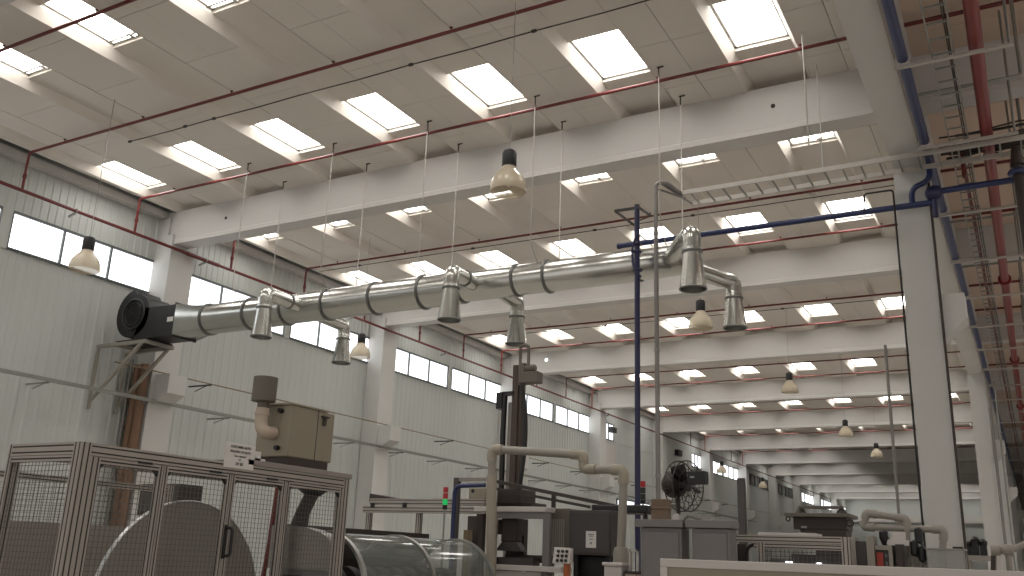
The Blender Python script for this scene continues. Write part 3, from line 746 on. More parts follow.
for i in range(13): a = PI * .5 * i / 12; pl.append((q2.x + (q1.x - q2.x) * math.cos(a), q1.z + (q2.z - q1.z) * math.sin(a)))
pl.append((q0.x, q2.z)); b.prism(pl, 'xz', YH, YH + .17); build('hood', b, 'steel', hm)
b = MB(); b.box(q0.x, q1.x - .02, YH + .04, YH + .17, 0, 1.4); build('body', b, 'cab', hm)
b = MB()
for i in range(7): x = q0.x + .08 + i * .055; b.box(x, x + .03, YH + .02, YH + .05, 1.24, 1.34); b.box(x, x + .03, YH + .02, YH + .05, 1.1, 1.2)
build('vent_grille', b, 'rubber', hm)
b = MB(); b.tube([ay(298, 530, YH + .1), ay(303, 512, YH + .1), ay(312, 494, YH + .1)], [.10, .075, .075], 16); build('chute', b, 'darkgrey', hm)
b = MB(); q = ay(313, 494, YH + .1); b.lathe([(.08, -.02), (.17, .05), (.17, .08), (.08, .08)], q, n=18); build('chute_collar', b, 'rubber', hm)
b = MB(); q0, q1 = ay(268, 552, 8.3), ay(279, 478, 8.3); b.tube([(q0.x - .2, 8.3, 0), q0, q1], .028, 10); solo('red_hose', b, 'red', 'slanting dark red hose behind the mesh between door and filter unit', 'hose', (q0.x - .2, 8.3, 0))
b = MB(); q = ay(282, 500, 8.1); b.tube([(q.x, 8.1, 0), (q.x, 8.1, 2.12)], .03, 10); solo('black_post', b, 'rubber', 'black upright post behind the mesh beside the red hose', 'post', (q.x, 8.1, 0))
# guard fence behind the enclosure
qa, qb = az(24, 468, 2.3), az(142, 487, 2.3); xg = (qa.x + qb.x) / 2
gf = thing('guard_fence', 'second wire mesh guard fence with grey lower sheet behind the enclosure', 'fence', (xg, (qa.y + qb.y) / 2, 0))
for y in (qa.y, qb.y):
    b = MB(); prof(b, xg - .04, xg + .04, y - .04, y + .04, 0, 2.32); build('post', b, AG, gf, smooth=False)
b = MB(); prof(b, xg - .03, xg + .03, qa.y + .04, qb.y - .04, 2.22, 2.29); build('rail', b, AG, gf, smooth=False)
zl = ax(60, 523, xg).z; build('mesh_panel', mesh_yz(xg, qa.y + .04, qb.y - .04, zl, 2.22, .06, .002), 'mesh', gf, smooth=False)
b = MB(); b.box(xg - .01, xg + .01, qa.y + .04, qb.y - .04, .1, zl); build('lower_sheet', b, 'steel', gf, smooth=False)
q0, q1 = ay(141, 484, 9.4), ay(178, 512, 9.4)
dc = thing('dark_control_box', 'dark brown control cabinet seen through the mesh beside the rusty pipes', 'cabinet', (q0.x + .2, 9.6, 0))
b = MB(); b.box(q0.x, q1.x, 9.4, 9.8, q1.z - .05, q0.z); build('cabinet_body', b, 'brown', dc, bevel=.01)
b = MB(); b.box(q0.x + .05, q1.x - .05, 9.55, 9.65, 0, q1.z - .05); build('pedestal', b, 'darkgrey', dc)
b = MB(); b.box(q0.x + .03, q1.x - .03, 9.388, 9.4, q1.z, q0.z - .04); build('door', b, 'darkgrey', dc)
qk = ay(93, 546, 9.0)
bk = thing('brown_bucket', 'brownish bucket on a stand behind the mesh at the lower left', 'bucket', (qk.x, 9.0, 0))
b = MB(); b.lathe([(.10, -.13), (.15, -.1), (.17, .14), (.18, .15), (.165, .13), (.001, .1)], qk, n=24); build('pail', b, 'wood', bk)
b = MB(); b.lathe([(.16, -.16), (.16, -.13), (.05, -.12), (.05, -qk.z + .02), (.2, -qk.z + .02), (.2, -qk.z)], qk, n=20); build('stand', b, 'brown', bk)

# ------------------------------------------------------------------ clear drum cover
cv = thing('clear_drum_cover', 'long clear curved drum cover with pale ring bands right of the enclosure', 'cover', (-6.64, 9, 0))
XCc, ZCc, RC = -6.64, 1.19, .60
def arc_shell(y0, y1, r, a0=-.5, a1=PI + .5, n=40, th=.0):
    b = MB()
    for i in range(n + 1):
        a = a0 + (a1 - a0) * i / n
        b.v += [(XCc + r * math.cos(a), y0, ZCc + r * math.sin(a)), (XCc + r * math.cos(a), y1, ZCc + r * math.sin(a))]
    for i in range(n): b.face([2 * i, 2 * i + 1, 2 * i + 3, 2 * i + 2])
    return b
RY = (7.8, 9.08, 10.42)
for a, c in zip(RY[:-1], RY[1:]): build('clear_shell', arc_shell(a, c, RC), 'glass', cv)
for y in RY:
    b = MB(); n = 44
    for i in range(n + 1):
        a = -.5 + (PI + 1) * i / n; c, s = math.cos(a), math.sin(a)
        for r, yy in ((RC - .015, y - .03), (RC + .018, y - .03), (RC + .018, y + .03), (RC - .015, y + .03)): b.v.append((XCc + r * c, yy, ZCc + r * s))
    for i in range(n):
        for q in range(4): b.face([4 * i + q, 4 * i + (q + 1) % 4, 4 * i + 4 + (q + 1) % 4, 4 * i + 4 + q])
    build('ring_band', b, 'ring', cv)
b = MB(); b.box(XCc - .56, XCc + .56, RY[0], RY[2], .0, .86); build('base_trough', b, 'steel', cv, bevel=.01)
b = MB(); b.lathe([(.09, 0), (.09, 2.6)], (XCc, 7.76, ZCc + .05), (0, 1, 0), 16, cap=True)
for i in range(9): b.lathe([(.20, 0), (.20, .12)], (XCc, 7.9 + i * .27, ZCc + .05), (0, 1, 0), 20, cap=True)
build('inner_rollers', b, 'darkgrey', cv)
b = MB(); b.box(XCc - .56, XCc - .50, RY[0], RY[2] + .1, .86, 1.86); o = build('back_board', b, 'brown', cv); o['label'] = 'dark board behind the cover'

# ------------------------------------------------------------------ conveyor frame and signal tower
YC = 12.
P = lambda px, py: ay(px, py, YC)
cf = thing('conveyor_frame', 'pale aluminium conveyor frame above the clear drum cover', 'frame', (P(420, 520).x, YC, 0))
for (xa, ya, xb, yb, d0) in ((370, 499, 484, 505, 0), (365, 507, 486, 513, -.05)):
    a, c = P(xa, ya), P(xb, yb); b = MB(); prof(b, a.x, c.x, YC + d0, YC + .09 + d0, (c.z + a.z) / 2 - .05, (c.z + a.z) / 2 + .05); build('beam', b, AG, cf, smooth=False)
for px in (368, 418):
    a = P(px, 513); b = MB(); prof(b, a.x - .04, a.x + .04, YC, YC + .08, 0, a.z); build('leg', b, AG, cf, smooth=False)
a, c = P(366, 493), P(408, 500); b = MB(); b.prism([(a.x, a.z), (a.x, c.z - .03), (c.x + .05, c.z - .02)], 'xz', YC + .1, YC + .5); o = build('sloping_sheet', b, 'brown', cf, smooth=False); o['label'] = 'dark sloping sheet'
b = MB()
for px in (375, 407): a = P(px, 505); b.box(a.x - .03, a.x + .03, YC - .08, YC - .05, a.z - .04, a.z + .03)
build('clamp', b, 'rubber', cf)
def tower(px, py0, py1, Y, cols, label, base):
    q = ay(px, py1, Y); t = thing('signal_tower', label, 'signal light', (q.x, Y, 0)); h = (ay(px, py0, Y).z - q.z) / len(cols); r = h * .42 if h < .13 else .05
    b = MB(); b.tube([(q.x, Y, 0), (q.x, Y, q.z)], .014, 8); build('pole', b, 'zinc', t)
    b = MB(); b.lathe([(r * .9, -.06), (r, -.05), (r, 0)], q, n=16, cap=True); build('socket', b, 'rubber', t)
    for i, c in enumerate(cols[::-1]):
        b = MB(); b.lathe([(r, h * i + .004), (r * 1.04, h * i + .012), (r * 1.04, h * (i + 1) - .012), (r, h * (i + 1) - .004)], q, n=16, cap=True); o = build('lens', b, c, t); o['label'] = {'redlens': 'red lens', 'greenlens': 'lit green lens', 'offlens': 'unlit dark lens'}[c]
tower(445, 487, 505, 11., ['redlens', 'redlens', 'greenlens'], 'signal tower with two red lenses and a lit green one above the drum cover', 0)
tower(643, 481, 500, 13.5, ['redlens', 'offlens', 'offlens'], 'slim signal tower beside the navy pole and the floor fan', 0)
YB_ = 11.25
b = MB(); b.tube(arc_path([(ay(452, 545, YB_).x, YB_, 1.0), ay(452, 545, YB_), ay(455, 486, YB_), ay(485, 485, YB_)], .12, 6), .032, 12); solo('blue_bent_hose', b, 'blue', 'blue hose bent at a right angle beside the signal tower with green light', 'hose', (ay(452, 545, YB_).x, YB_, 1.0))
a, c = ay(457, 478, 11.45), ay(487, 481, 11.45)
hf = thing('hose_frame', 'dark steel gallows post carrying the blue bent hose', 'frame', (a.x, 11.45, 0))
b = MB(); b.box(a.x - .03, a.x + .05, 11.41, 11.49, 0, a.z); build('post', b, 'darkgrey', hf); b = MB(); b.box(a.x + .05, c.x, 11.42, 11.48, a.z - .05, a.z); build('arm', b, 'steel', hf)
a, c = ay(469, 488, 12.3), ay(486, 499, 12.3)
sb = thing('sensor_box', 'small beige box with a round dark port on the conveyor frame', 'box', ((a.x + c.x) / 2, 12.3, 0))
b = MB(); b.box(a.x, c.x, 12.3, 12.55, c.z, a.z); build('housing', b, 'beige', sb, bevel=.01); b = MB(); q = ay(473, 491, 12.3); b.lathe([(.03, -.01), (.03, .0)], (q.x, 12.3, q.z), (0, 1, 0), 14, cap=True); build('port', b, 'rubber', sb)
b = MB(); b.box(a.x - .06, c.x + .02, 12.25, 12.6, c.z - .03, c.z); b.box(a.x + .1, c.x - .1, 12.4, 12.5, 0, c.z - .03); build('shelf', b, 'brown', sb)
a, c = ay(468, 516, 11.9), ay(478, 543, 11.9); b = MB(); b.box(a.x, c.x, 11.9, 11.98, 0, a.z); solo('dark_post', b, 'brown', 'dark brown upright post left of the beige standing pipe', 'post', (a.x, 11.9, 0))
a = ay(466, 530, 11.7); b = MB(); b.box(a.x - .04, a.x + .05, 11.7, 11.8, 0, a.z); solo('yellow_post', b, 'yellow', 'dull yellow post end between drum cover and dark post', 'post', (a.x, 11.7, 0))

# ------------------------------------------------------------------ beige pipework
YP = 11.
def pp(*pts, Y=YP): return [ay(px, py, Y) for px, py in pts]
t = thing('beige_pipework', 'beige plastic pipe rising left of the mast and stepping down to the right', 'pipe', (ay(490, 576, YP).x, YP, 0))
v = pp((491, 560), (492, 449), (583, 455), (584, 469), (624, 470), (621, 552))
v0 = Vector((v[0].x, YP, 0))
b = MB(); b.tube([v0, v[0], (v[0].x + (v[1].x - v[0].x) * .75, YP, v[0].z + (v[1].z - v[0].z) * .75)], .072, 16); build('standing_pipe', b, 'pvcbeige', t)
b = MB(); b.tube(arc_path([v[0] + (v[1] - v[0]) * .72, v[1], v[2], v[3], v[4], v[5]], .13, 6), .055, 16); build('pipe_run', b, 'pvc', t)
for q, r in ((v[1], .07), (v[2], .068), (v[3], .068), (v[4], .07)):
    i = v.index(q); d1 = (v[i - 1] - q).normalized(); d2 = (v[i + 1] - q).normalized()
    l1 = min(.17, (v[i - 1] - q).length * .45); l2 = min(.17, (v[i + 1] - q).length * .45)
    b = MB(); b.tube(arc_path([q + d1 * l1, q, q + d2 * l2], .12, 6), r, 16); build('elbow', b, 'pvcbeige', t)
b = MB(); b.lathe([(.1, -v[5].z), (.1, -.02), (.085, .05), (.06, .06)], v[5], n=20); build('pedestal', b, 'pvc', t)
b = MB(); b.box(v[0].x - .1, v[0].x + .1, YP - .1, YP + .1, 0, .05); build('foot_plate', b, 'pvc', t)
t = thing('grey_pipework', 'grey plastic pipe loop beside the nearest column at the lower right', 'pipe', (ay(943, 556, 12).x, 12, 0))
v = pp((907, 548), (907, 519), (866, 513), (864, 527), (944, 528), (942, 558), Y=12.)
v[4].z -= .02
b = MB(); b.tube(arc_path(v, .10, 6), .04, 14); build('pipe_run', b, 'pvc', t)
for i in (1, 2, 3, 4):
    q = v[i]; d1 = (v[i - 1] - q).normalized(); d2 = (v[i + 1] - q).normalized(); l1 = min(.13, (v[i - 1] - q).length * .4); l2 = min(.13, (v[i + 1] - q).length * .4)
    b = MB(); b.tube(arc_path([q + d1 * l1, q, q + d2 * l2], .09, 6), .05, 14); build('elbow', b, 'pvc', t)
b = MB(); b.tube([(v[0].x, 12, 0), v[0]], .055, 14); build('standing_pipe', b, 'pvc', t)
b = MB(); b.tube([(v[5].x, 12, 0), v[5], v[5] + Vector((0, 0, .1))], [.05, .05, .042], 14); build('standing_pipe', b, 'pvc', t)

# ------------------------------------------------------------------ lifting mast
YM = 12.8
a, c = ay(513, 365, YM), ay(523, 365, YM)
ma = thing('lifting_mast', 'tall dark steel lifting mast with hoses and a motor on top', 'machine', ((a.x + c.x) / 2, YM, 0))
b = MB(); b.box(a.x, c.x, YM, YM + .13, 0, a.z); b.box(a.x + .05, c.x - .06, YM - .03, YM, 0, a.z - .02); build('column', b, 'mast', ma, bevel=.01)
b = MB(); q = ay(509, 402, YM); b.box(q.x - .035, q.x + .045, YM + .05, YM + .2, .0, q.z); build('guide_rail', b, 'steel', ma)
b = MB(); b.tube(arc_path([ay(520, 385, YM - .06), ay(520.5, 345, YM - .06), ay(529, 345, YM - .06), ay(528, 372, YM - .06)], .11, 8), .026, 10); build('hose_loop', b, 'taupe', ma)
b = MB(); a, c = ay(522, 373, YM), ay(540, 383, YM); b.box(a.x, c.x, YM - .1, YM + .1, c.z, a.z); a, c = ay(522, 364, YM), ay(527, 374, YM); b.box(a.x, c.x, YM - .1, YM + .1, c.z, a.z); build('motor_bracket', b, 'taupe', ma, bevel=.012)
b = MB(); q = ay(526, 368.5, YM - .05); b.lathe([(.05, 0), (.06, .02), (.06, .16), (.04, .18)], q, (1, 0, 0), 16, cap=True); build('motor', b, 'taupe', ma)
b = MB(); b.tube(arc_path([ay(505, 396, YM), ay(503, 430, YM), ay(502, 470, YM), ay(501, 500, YM)], .2, 4), .045, 10); build('hose', b, 'rubber', ma)
b = MB(); b.tube(arc_path([ay(522, 384, YM - .1), ay(526, 420, YM - .1), ay(525, 450, YM - .1), ay(519, 492, YM - .1)], .8, 8), .035, 10); build('hose', b, 'rubber', ma)
b = MB(); a, c = ay(498, 393, YM), ay(503, 409, YM); b.box(a.x, c.x, YM - .05, YM + .1, c.z, a.z); a, c = ay(503, 392, YM), ay(514, 394, YM); b.box(a.x, c.x, YM - .03, YM + .05, c.z - .02, a.z); build('limit_switch', b, 'rubber', ma)
b = MB(); a, c = ay(497, 483, YM), ay(535, 504, YM); b.box(a.x, c.x, YM - .1, YM + .4, c.z - .2, c.z + .02); b.box(a.x + .1, c.x - .2, YM - .15, YM + .4, c.z, a.z - .1); build('base_gearbox', b, 'brown', ma, bevel=.01)

# machine frame with window, press head, crates
YT = 11.3
a, c = ay(494, 508, YT), ay(549, 574, YT)
mf = thing('machine_table', 'off white machine table frame with open window right of the beige standing pipe', 'frame', ((a.x + c.x) / 2, YT, 0))
b = MB(); b.box(a.x - .3, c.x - .05, YT - .05, YT + .25, a.z - .05, a.z + .02); build('top_beam', b, 'white', mf, bevel=.006)
b = MB(); b.box(a.x - .06, c.x - .0, YT - .02, YT + .04, a.z - .14, a.z - .05); build('header', b, 'cab', mf)
z2 = ay(500, 566, YT).z
for x0, x1, m_ in ((a.x - .07, a.x + .04, 'white'), (c.x - .1, c.x, 'cab')):
    b = MB(); b.box(x0, x1, YT - .02, YT + .06, 0, a.z - .14); build('post', b, m_, mf)
b = MB(); b.box(a.x - .07, c.x + .22, YT - .1, YT + .25, z2 - .05, z2 + .02); build('table_top', b, 'white', mf, bevel=.006)
b = MB(); b.box(a.x, c.x - .1, YT - .06, YT - .0, z2 - .14, z2 - .06); build('table_rail', b, 'white', mf)
b = MB(); b.box(a.x + .04, c.x - .1, YT + .3, YT + .36, z2 + .06, z2 + .16); build('inner_bar', b, 'brown', mf)
ph = thing('press_head', 'dark press head visible inside the off white machine frame', 'machine', (ay(512, 540, YT + .25).x, YT + .25, 0))
a, c = ay(500, 517, YT + .25), ay(520, 535, YT + .25); b = MB()
b.box(a.x + .1, c.x + .02, YT + .12, YT + .28, c.z - .1, a.z); b.box(a.x - .02, a.x + .1, YT + .14, YT + .26, c.z, a.z - .04); build('head_block', b, 'brown', ph, bevel=.015)
b = MB(); b.prism([(a.x + .12, c.z - .1), (c.x + .02, c.z - .1), (c.x + .1, c.z - .22), (a.x + .02, c.z - .22)], 'xz', YT + .12, YT + .28); build('ram', b, 'darkgrey', ph)
b = MB(); b.box(a.x - .08, c.x + .3, YT + .08, YT + .29, z2 + .021, z2 + .12); build('bed', b, 'darkgrey', ph)
b = MB(); b.box(a.x + .05, c.x, YT + .37, YT + .48, z2 + .021, a.z - .02); b.box(a.x + .05, c.x, YT + .28, YT + .37, c.z, a.z - .02); build('press_column', b, 'brown', ph)
for px, lab in ((503, 'reddish brown crate under the machine frame, the left one'), (535, 'reddish brown crate under the machine frame, the right one')):
    q = ay(px, 572, YT + .05); b = MB(); b.box(q.x - .12, q.x + .12, YT + .01, YT + .35, 1.0, 1.47); b.box(q.x - .13, q.x + .13, YT, YT + .36, 1.43, 1.47)
    b.box(q.x - .1, q.x + .1, YT + .05, YT + .3, 0, 1.0); solo('brown_crate', b, 'rust', lab, 'crate', (q.x, YT + .2, 0), 'brown crates under the machine frame', bevel=.005)
# dark cabinet, paper, control panel
YK = 11.6
a, c = ay(569.5, 510, YK), ay(611, 556, YK)
kb = thing('dark_machine_cabinet', 'dark grey machine cabinet with a white paper notice on its door', 'cabinet', ((a.x + c.x) / 2, YK + .3, 0))
b = MB(); b.box(a.x, c.x, YK, YK + .45, c.z, a.z); build('cabinet_body', b, 'darkgrey', kb, bevel=.01)
b = MB(); b.box(a.x + .02, c.x - .02, YK - .012, YK, c.z + .03, a.z - .03); build('door', b, 'darkgrey', kb, bevel=.004)
q = ay(549, 508, YK); b = MB(); b.box(q.x, a.x, YK + .02, YK + .45, c.z - .1, a.z + .02)
for i in range(6): x = q.x + .06 + i * .032; b.box(x, x + .016, YK + .005, YK + .02, c.z - .05, a.z - .12, 1)
build('ribbed_side_panel', b, ['taupe', 'pvc'], kb)
for x in (a.x + .05, c.x - .1): b = MB(); b.box(x, x + .06, YK + .05, YK + .12, 0, c.z); build('leg', b, 'rubber', kb)
b = MB(); b.box(a.x + .05, c.x - .02, YK + .2, YK + .42, c.z - .3, c.z); build('underside_motor', b, 'rubber', kb, bevel=.02)
q0, q1 = ay(586, 531, YK - .013), ay(596, 548, YK - .013)
pn = thing('paper_notice', 'white paper notice stuck on the dark machine cabinet', 'notice', (q0.x, YK - .013, q1.z))
b = MB(); b.box(q0.x, q1.x, YK - .0155, YK - .0125, q1.z, q0.z); build('sheet', b, 'paper', pn, smooth=False)
b = MB(); w_ = q1.x - q0.x; h_ = q0.z - q1.z
for x0, x1, z in ((.2, .8, .78), (.3, .72, .68), (.35, .68, .50), (.4, .6, .3), (.4, .62, .22)): b.box(q0.x + w_ * x0, q0.x + w_ * x1, YK - .0165, YK - .015, q1.z + h_ * z, q1.z + h_ * (z + .04))
build('printed_lines', b, 'groove', pn, smooth=False)
YQ = 10.7
q0, q1 = ay(552.5, 548, YQ), ay(569, 564, YQ)
cp = thing('control_panel', 'pale push button control panel on an orange post before the dark cabinet', 'control panel', ((q0.x + q1.x) / 2, YQ, 0))
b = MB(); b.prism([(YQ, q1.z), (YQ + .05, q0.z + .01), (YQ + .12, q0.z), (YQ + .12, q1.z)], 'yz', q0.x, q1.x); build('panel_box', b, 'white', cp, bevel=.006)
for i in range(3):
    for j in range(3):
        f = .2 + .3 * j; b = MB(); b.lathe([(.017, -.02), (.02, 0)], (q0.x + (q1.x - q0.x) * (.3 + .25 * i), YQ + .05 * f - .004, q1.z + (q0.z - q1.z) * f), (0, 1, -.15), 12, cap=True); build('button', b, 'rubber', cp)
q = ay(565, 568, YQ); b = MB(); b.box(q.x - .03, q.x + .03, YQ + .02, YQ + .1, 0, q1.z); build('post', b, 'orange', cp)
# inclined belt
YI = 12.3
ib = thing('inclined_belt', 'long dark inclined conveyor belt sloping down behind the dark cabinet', 'conveyor', (ay(560, 500, YI).x, YI, 0))
b = MB(); b.bar(ay(494, 481, YI), ay(640, 511, YI), .35, .05); build('belt', b, 'brown', ib)
b = MB(); b.bar(ay(497, 489, YI - .15), ay(590, 507, YI - .15), .04, .04); build('lower_rail', b, 'brown', ib)
b = MB(); a, c = ay(597, 504, YI), ay(652, 514, YI); b.box(a.x, c.x, YI - .2, YI + .3, c.z, a.z - .02); build('drive_end', b, 'rubber', ib, bevel=.02)
for px, py in ((553, 494), (615, 510), (645, 513)): q = ay(px, py, YI); b = MB(); b.box(q.x - .025, q.x + .025, YI, YI + .05, 0, q.z); build('leg', b, 'darkgrey', ib)
# small off-white machine
a, c = ay(604, 563, 10.3), ay(634, 576, 10.3)
sm = thing('small_white_machine', 'small off white machine with stepped top beside the grey cabinets', 'machine', ((a.x + c.x) / 2, 10.5, 0))
b = MB(); b.box(a.x, a.x + .22, 10.3, 10.6, 0, a.z - .03); b.box(a.x - .02, a.x + .24, 10.28, 10.62, a.z - .03, a.z + .01); build('body', b, 'white', sm, bevel=.01)
b = MB(); b.box(a.x + .24, c.x, 10.35, 10.6, 0, a.z - .11); build('side_body', b, 'pvcpink', sm, bevel=.01); b = MB(); b.box(a.x + .24, c.x, 10.34, 10.6, a.z - .11, a.z - .08); build('top_strip', b, 'brown', sm)
b = MB(); x = ay(624, 549, 10.3).x; z_ = ay(624, 549, 10.3).z; b.box(x, x + .02, 10.45, 10.5, a.z - .08, z_); b.box(x + .09, x + .11, 10.45, 10.5, a.z - .08, z_); b.box(x, x + .11, 10.45, 10.5, z_ - .02, z_); build('wire_stand', b, 'white', sm)

# ------------------------------------------------------------------ floor fan, cabinets
YG = 10.
ct = []
for px0, px1, lab in ((635, 683, 'grey sheet metal cabinet below the big fan, the left of the pair'), (685.5, 731, 'grey sheet metal cabinet below the big fan, the right of the pair')):
    a, c = ay(px0, 519, YG), ay(px1, 520, YG); zt = az(px0, 519, a.z).z
    t = thing('grey_cabinet', lab, 'cabinet', ((a.x + c.x) / 2, YG + .3, 0), 'grey cabinets below the fan'); ct.append((a, c))
    zz = 2.07
    b = MB(); b.box(a.x + .06, c.x - .03, YG + .03, YG + .3, 0, zz - .09); build('carcass', b, 'cab', t, bevel=.006)
    b = MB(); b.box(a.x, c.x, YG - .02, YG + .32, zz - .085, zz); build('top_panel', b, 'cab', t, bevel=.006)
    b = MB(); b.box(a.x + .09, c.x - .06, YG + .012, YG + .03, .1, zz - .14); build('door', b, 'cab', t, bevel=.004)
b = MB(); q = ay(677, 516, YG + .2); b.box(q.x - .035, q.x + .035, YG + .15, YG + .25, 2.07, 2.13); b.box(q.x - .02, q.x + .02, YG + .18, YG + .22, 2.13, 2.145); solo('white_carton', b, 'white', 'tiny white carton on the left grey cabinet under the fan', 'box', (q.x, YG + .2, 2.07))
b = MB(); q = ay(692, 517, YG + .25); b.tube([(q.x - .07, YG + .2, 2.085), (q.x - .03, YG + .2, 2.12), (q.x + .05, YG + .2, 2.1), (q.x + .12, YG + .2, 2.083)], .013, 8); solo('curved_tool', b, 'taupe', 'small curved grey tool lying on the right grey cabinet', 'tool', (q.x, YG + .2, 2.07))
a, c = ay(651, 499, 11.), ay(668, 522, 11.)
b = MB(); b.box(a.x, c.x, 11., 11.12, 0, a.z); b.box(a.x - .01, c.x + .01, 10.99, 11.13, a.z - .12, a.z - .1); solo('brown_board_box', b, 'wood', 'tall brown board box between the conduit pole and the fan', 'box', ((a.x + c.x) / 2, 11.2, 0), bevel=.006)
YF = 12.4
fc = ay(684, 486, YF); R_ = ay(684, 461, YF).z - fc.z
axd = Vector((-.946, .333, 0)).normalized(); sd = Vector((0, 0, 1)).cross(axd)
fn = thing('industrial_fan', 'large black industrial fan with round wire guard above the grey cabinets', 'fan', (fc.x, YF, 0))
b = MB()
for off in (-.07, .07):
    b.ring(fc + axd * off, axd, R_, .009, 48, 6)
    for rr in (.33, .66): b.ring(fc + axd * (off * 1.25), axd, R_ * rr, .004, 36, 4)
    for i in range(18):
        a = 2 * PI * i / 18; e = Vector((0, 0, 1)) * math.cos(a) + sd * math.sin(a); b.bar(fc + axd * (off * 1.3) + e * .06, fc + axd * off + e * R_, .006)
for i in range(8): a = 2 * PI * i / 8; e = (Vector((0, 0, 1)) * math.cos(a) + sd * math.sin(a)) * R_; b.bar(fc + e - axd * .07, fc + e + axd * .07, .01)
build('wire_guard', b, 'brown', fn)
for k_ in range(3):
    b = MB(); a0 = .5 + 2 * PI * k_ / 3; n = 7
    for i in range(n):
        r = .06 + (R_ * .9 - .06) * i / (n - 1); wv = .28 + .22 * math.sin(PI * i / (n - 1)); tw = .07
        for s_ in (-1, 1):
            a = a0 + s_ * wv * .75; e = Vector((0, 0, 1)) * math.cos(a) + sd * math.sin(a); b.v.append(tuple(fc + e * r + axd * (s_ * tw)))
    for i in range(n - 1): b.face([2 * i, 2 * i + 1, 2 * i + 3, 2 * i + 2])
    o = build('blade', b, 'black', fn); so = o.modifiers.new('thick', 'SOLIDIFY'); so.thickness = .006
b = MB(); b.lathe([(.03, -.1), (.08, -.08), (.08, .02)], fc, axd, 18, cap=True); build('hub', b, 'black', fn)
b = MB(); b.lathe([(.08, .06), (.17, .07), (.19, .22), (.14, .29), (.02, .3)], fc + Vector((0, 0, .03)), axd, 20, cap=True); build('motor', b, 'brown', fn)
q0, q1 = ay(687, 471, YF - .25), ay(705, 484, YF - .25); b = MB(); b.box(q0.x, q1.x, YF - .25, YF - .08, q1.z, q0.z); build('switch_box', b, 'rubber', fn, bevel=.008)
b = MB(); q = ay(692, 477, YF - .253); b.box(q.x - .03, q.x + .03, YF - .254, YF - .25, q.z - .012, q.z + .012); o = build('name_plate', b, 'zinc', fn); o['label'] = 'small pale name plate'
b = MB(); b.tube([(fc.x - .12, YF + .1, 0), (fc.x - .12, YF + .1, fc.z - .1)], .03, 10); b.bar((fc.x - .12, YF + .1, fc.z - .1), fc + axd * .2, .05); build('stand', b, 'brown', fn)
b = MB(); b.lathe([(.3, 0), (.3, .04), (.05, .08)], (fc.x - .12, YF + .1, 0), n=24, cap=True); build('foot', b, 'black', fn)

# ------------------------------------------------------------------ right foreground: framed panel
YO = 5.
a, c = ay(660, 561, YO), ay(1024, 570, YO)
fp = thing('framed_panel', 'beige panel in a pale grey frame along the bottom right edge of the photo', 'panel', (-.6, YO, 0))
zt = (a.z + c.z) / 2 + .004; xr = .75
b = MB(); b.box(a.x, xr, YO, YO + .04, zt - .045, zt); b.box(a.x, a.x + .04, YO, YO + .04, .7, zt - .045); b.box(xr - .04, xr, YO, YO + .04, .7, zt - .045); b.box(a.x + .04, xr - .04, YO, YO + .04, .7, .74); build('frame', b, 'white', fp, bevel=.004)
b = MB(); b.box(a.x + .04, xr - .04, YO + .012, YO + .028, .74, zt - .045); build('board', b, 'beige', fp)
for x in (a.x + .02, xr - .06): b = MB(); b.box(x, x + .04, YO, YO + .04, 0, .7); b.box(x, x + .04, YO - .2, YO + .24, 0, .03); build('leg', b, 'white', fp)
# aluminium mesh machine
YU = 11.
a, c = ay(728, 535, YU), ay(850, 537, YU); zt = 1.955
am = thing('mesh_machine_guard', 'low aluminium guard with dark mesh window behind the framed panel', 'enclosure', ((a.x + c.x) / 2, YU, 0))
b = MB(); prof(b, a.x + .04, c.x - .1, YU, YU + .08, zt - .08, zt); build('rail', b, AG, am, smooth=False)
b = MB(); prof(b, a.x + .3, c.x - .1, YU + .005, YU + .05, zt - .15, zt - .085); build('rail', b, AG, am, smooth=False)
xm = ay(760, 550, YU).x
for x0, x1, z_ in ((a.x - .05, a.x + .04, zt - .0), (xm - .03, xm + .05, zt - .08), (c.x - .1, c.x - .01, zt + .0)):
    b = MB(); prof(b, x0, x1, YU, YU + .08, 0, z_); build('post', b, AG, am, smooth=False)
build('mesh_panel', mesh_xz(YU + .03, xm + .05, c.x - .1, 1.2, zt - .15, .05, .0028), 'mesh', am, smooth=False)
b = MB(); b.box(xm + .3, c.x - .12, YU + .25, YU + .3, 1.2, zt - .2); build('inner_panel', b, 'darkgrey', am)
b = MB(); b.box(xm + .06, xm + .28, YU + .2, YU + .4, 0, zt - .25); build('inner_box', b, 'cab', am, bevel=.01)
b = MB(); b.box(ay(756, 532, YU).x, ay(815, 532, YU).x, YU + .1, YU + .4, zt - .06, zt + .035); build('cover_plate', b, 'white', am, bevel=.006)
b = MB(); q = ay(746, 555, YU + .1); b.tube(arc_path([(q.x, YU + .1, 1.2), q, ay(748, 546, YU + .1), ay(757, 544, YU + .1)], .08, 6), .022, 10); build('hose', b, 'rubber', am)
b = MB(); b.box(a.x + .05, a.x + .16, YU + .2, YU + .3, 0, zt - .1); build('inner_post', b, 'brown', am)
b = MB(); q = ay(789, 563, YU + .15); b.box(q.x - .04, q.x + .04, YU + .14, YU + .16, q.z - .02, q.z + .02); q = ay(819, 564, YU + .15); b.box(q.x - .03, q.x + .03, YU + .14, YU + .16, q.z - .015, q.z + .015); build('indicator_lamp', b, 'wpane', am)
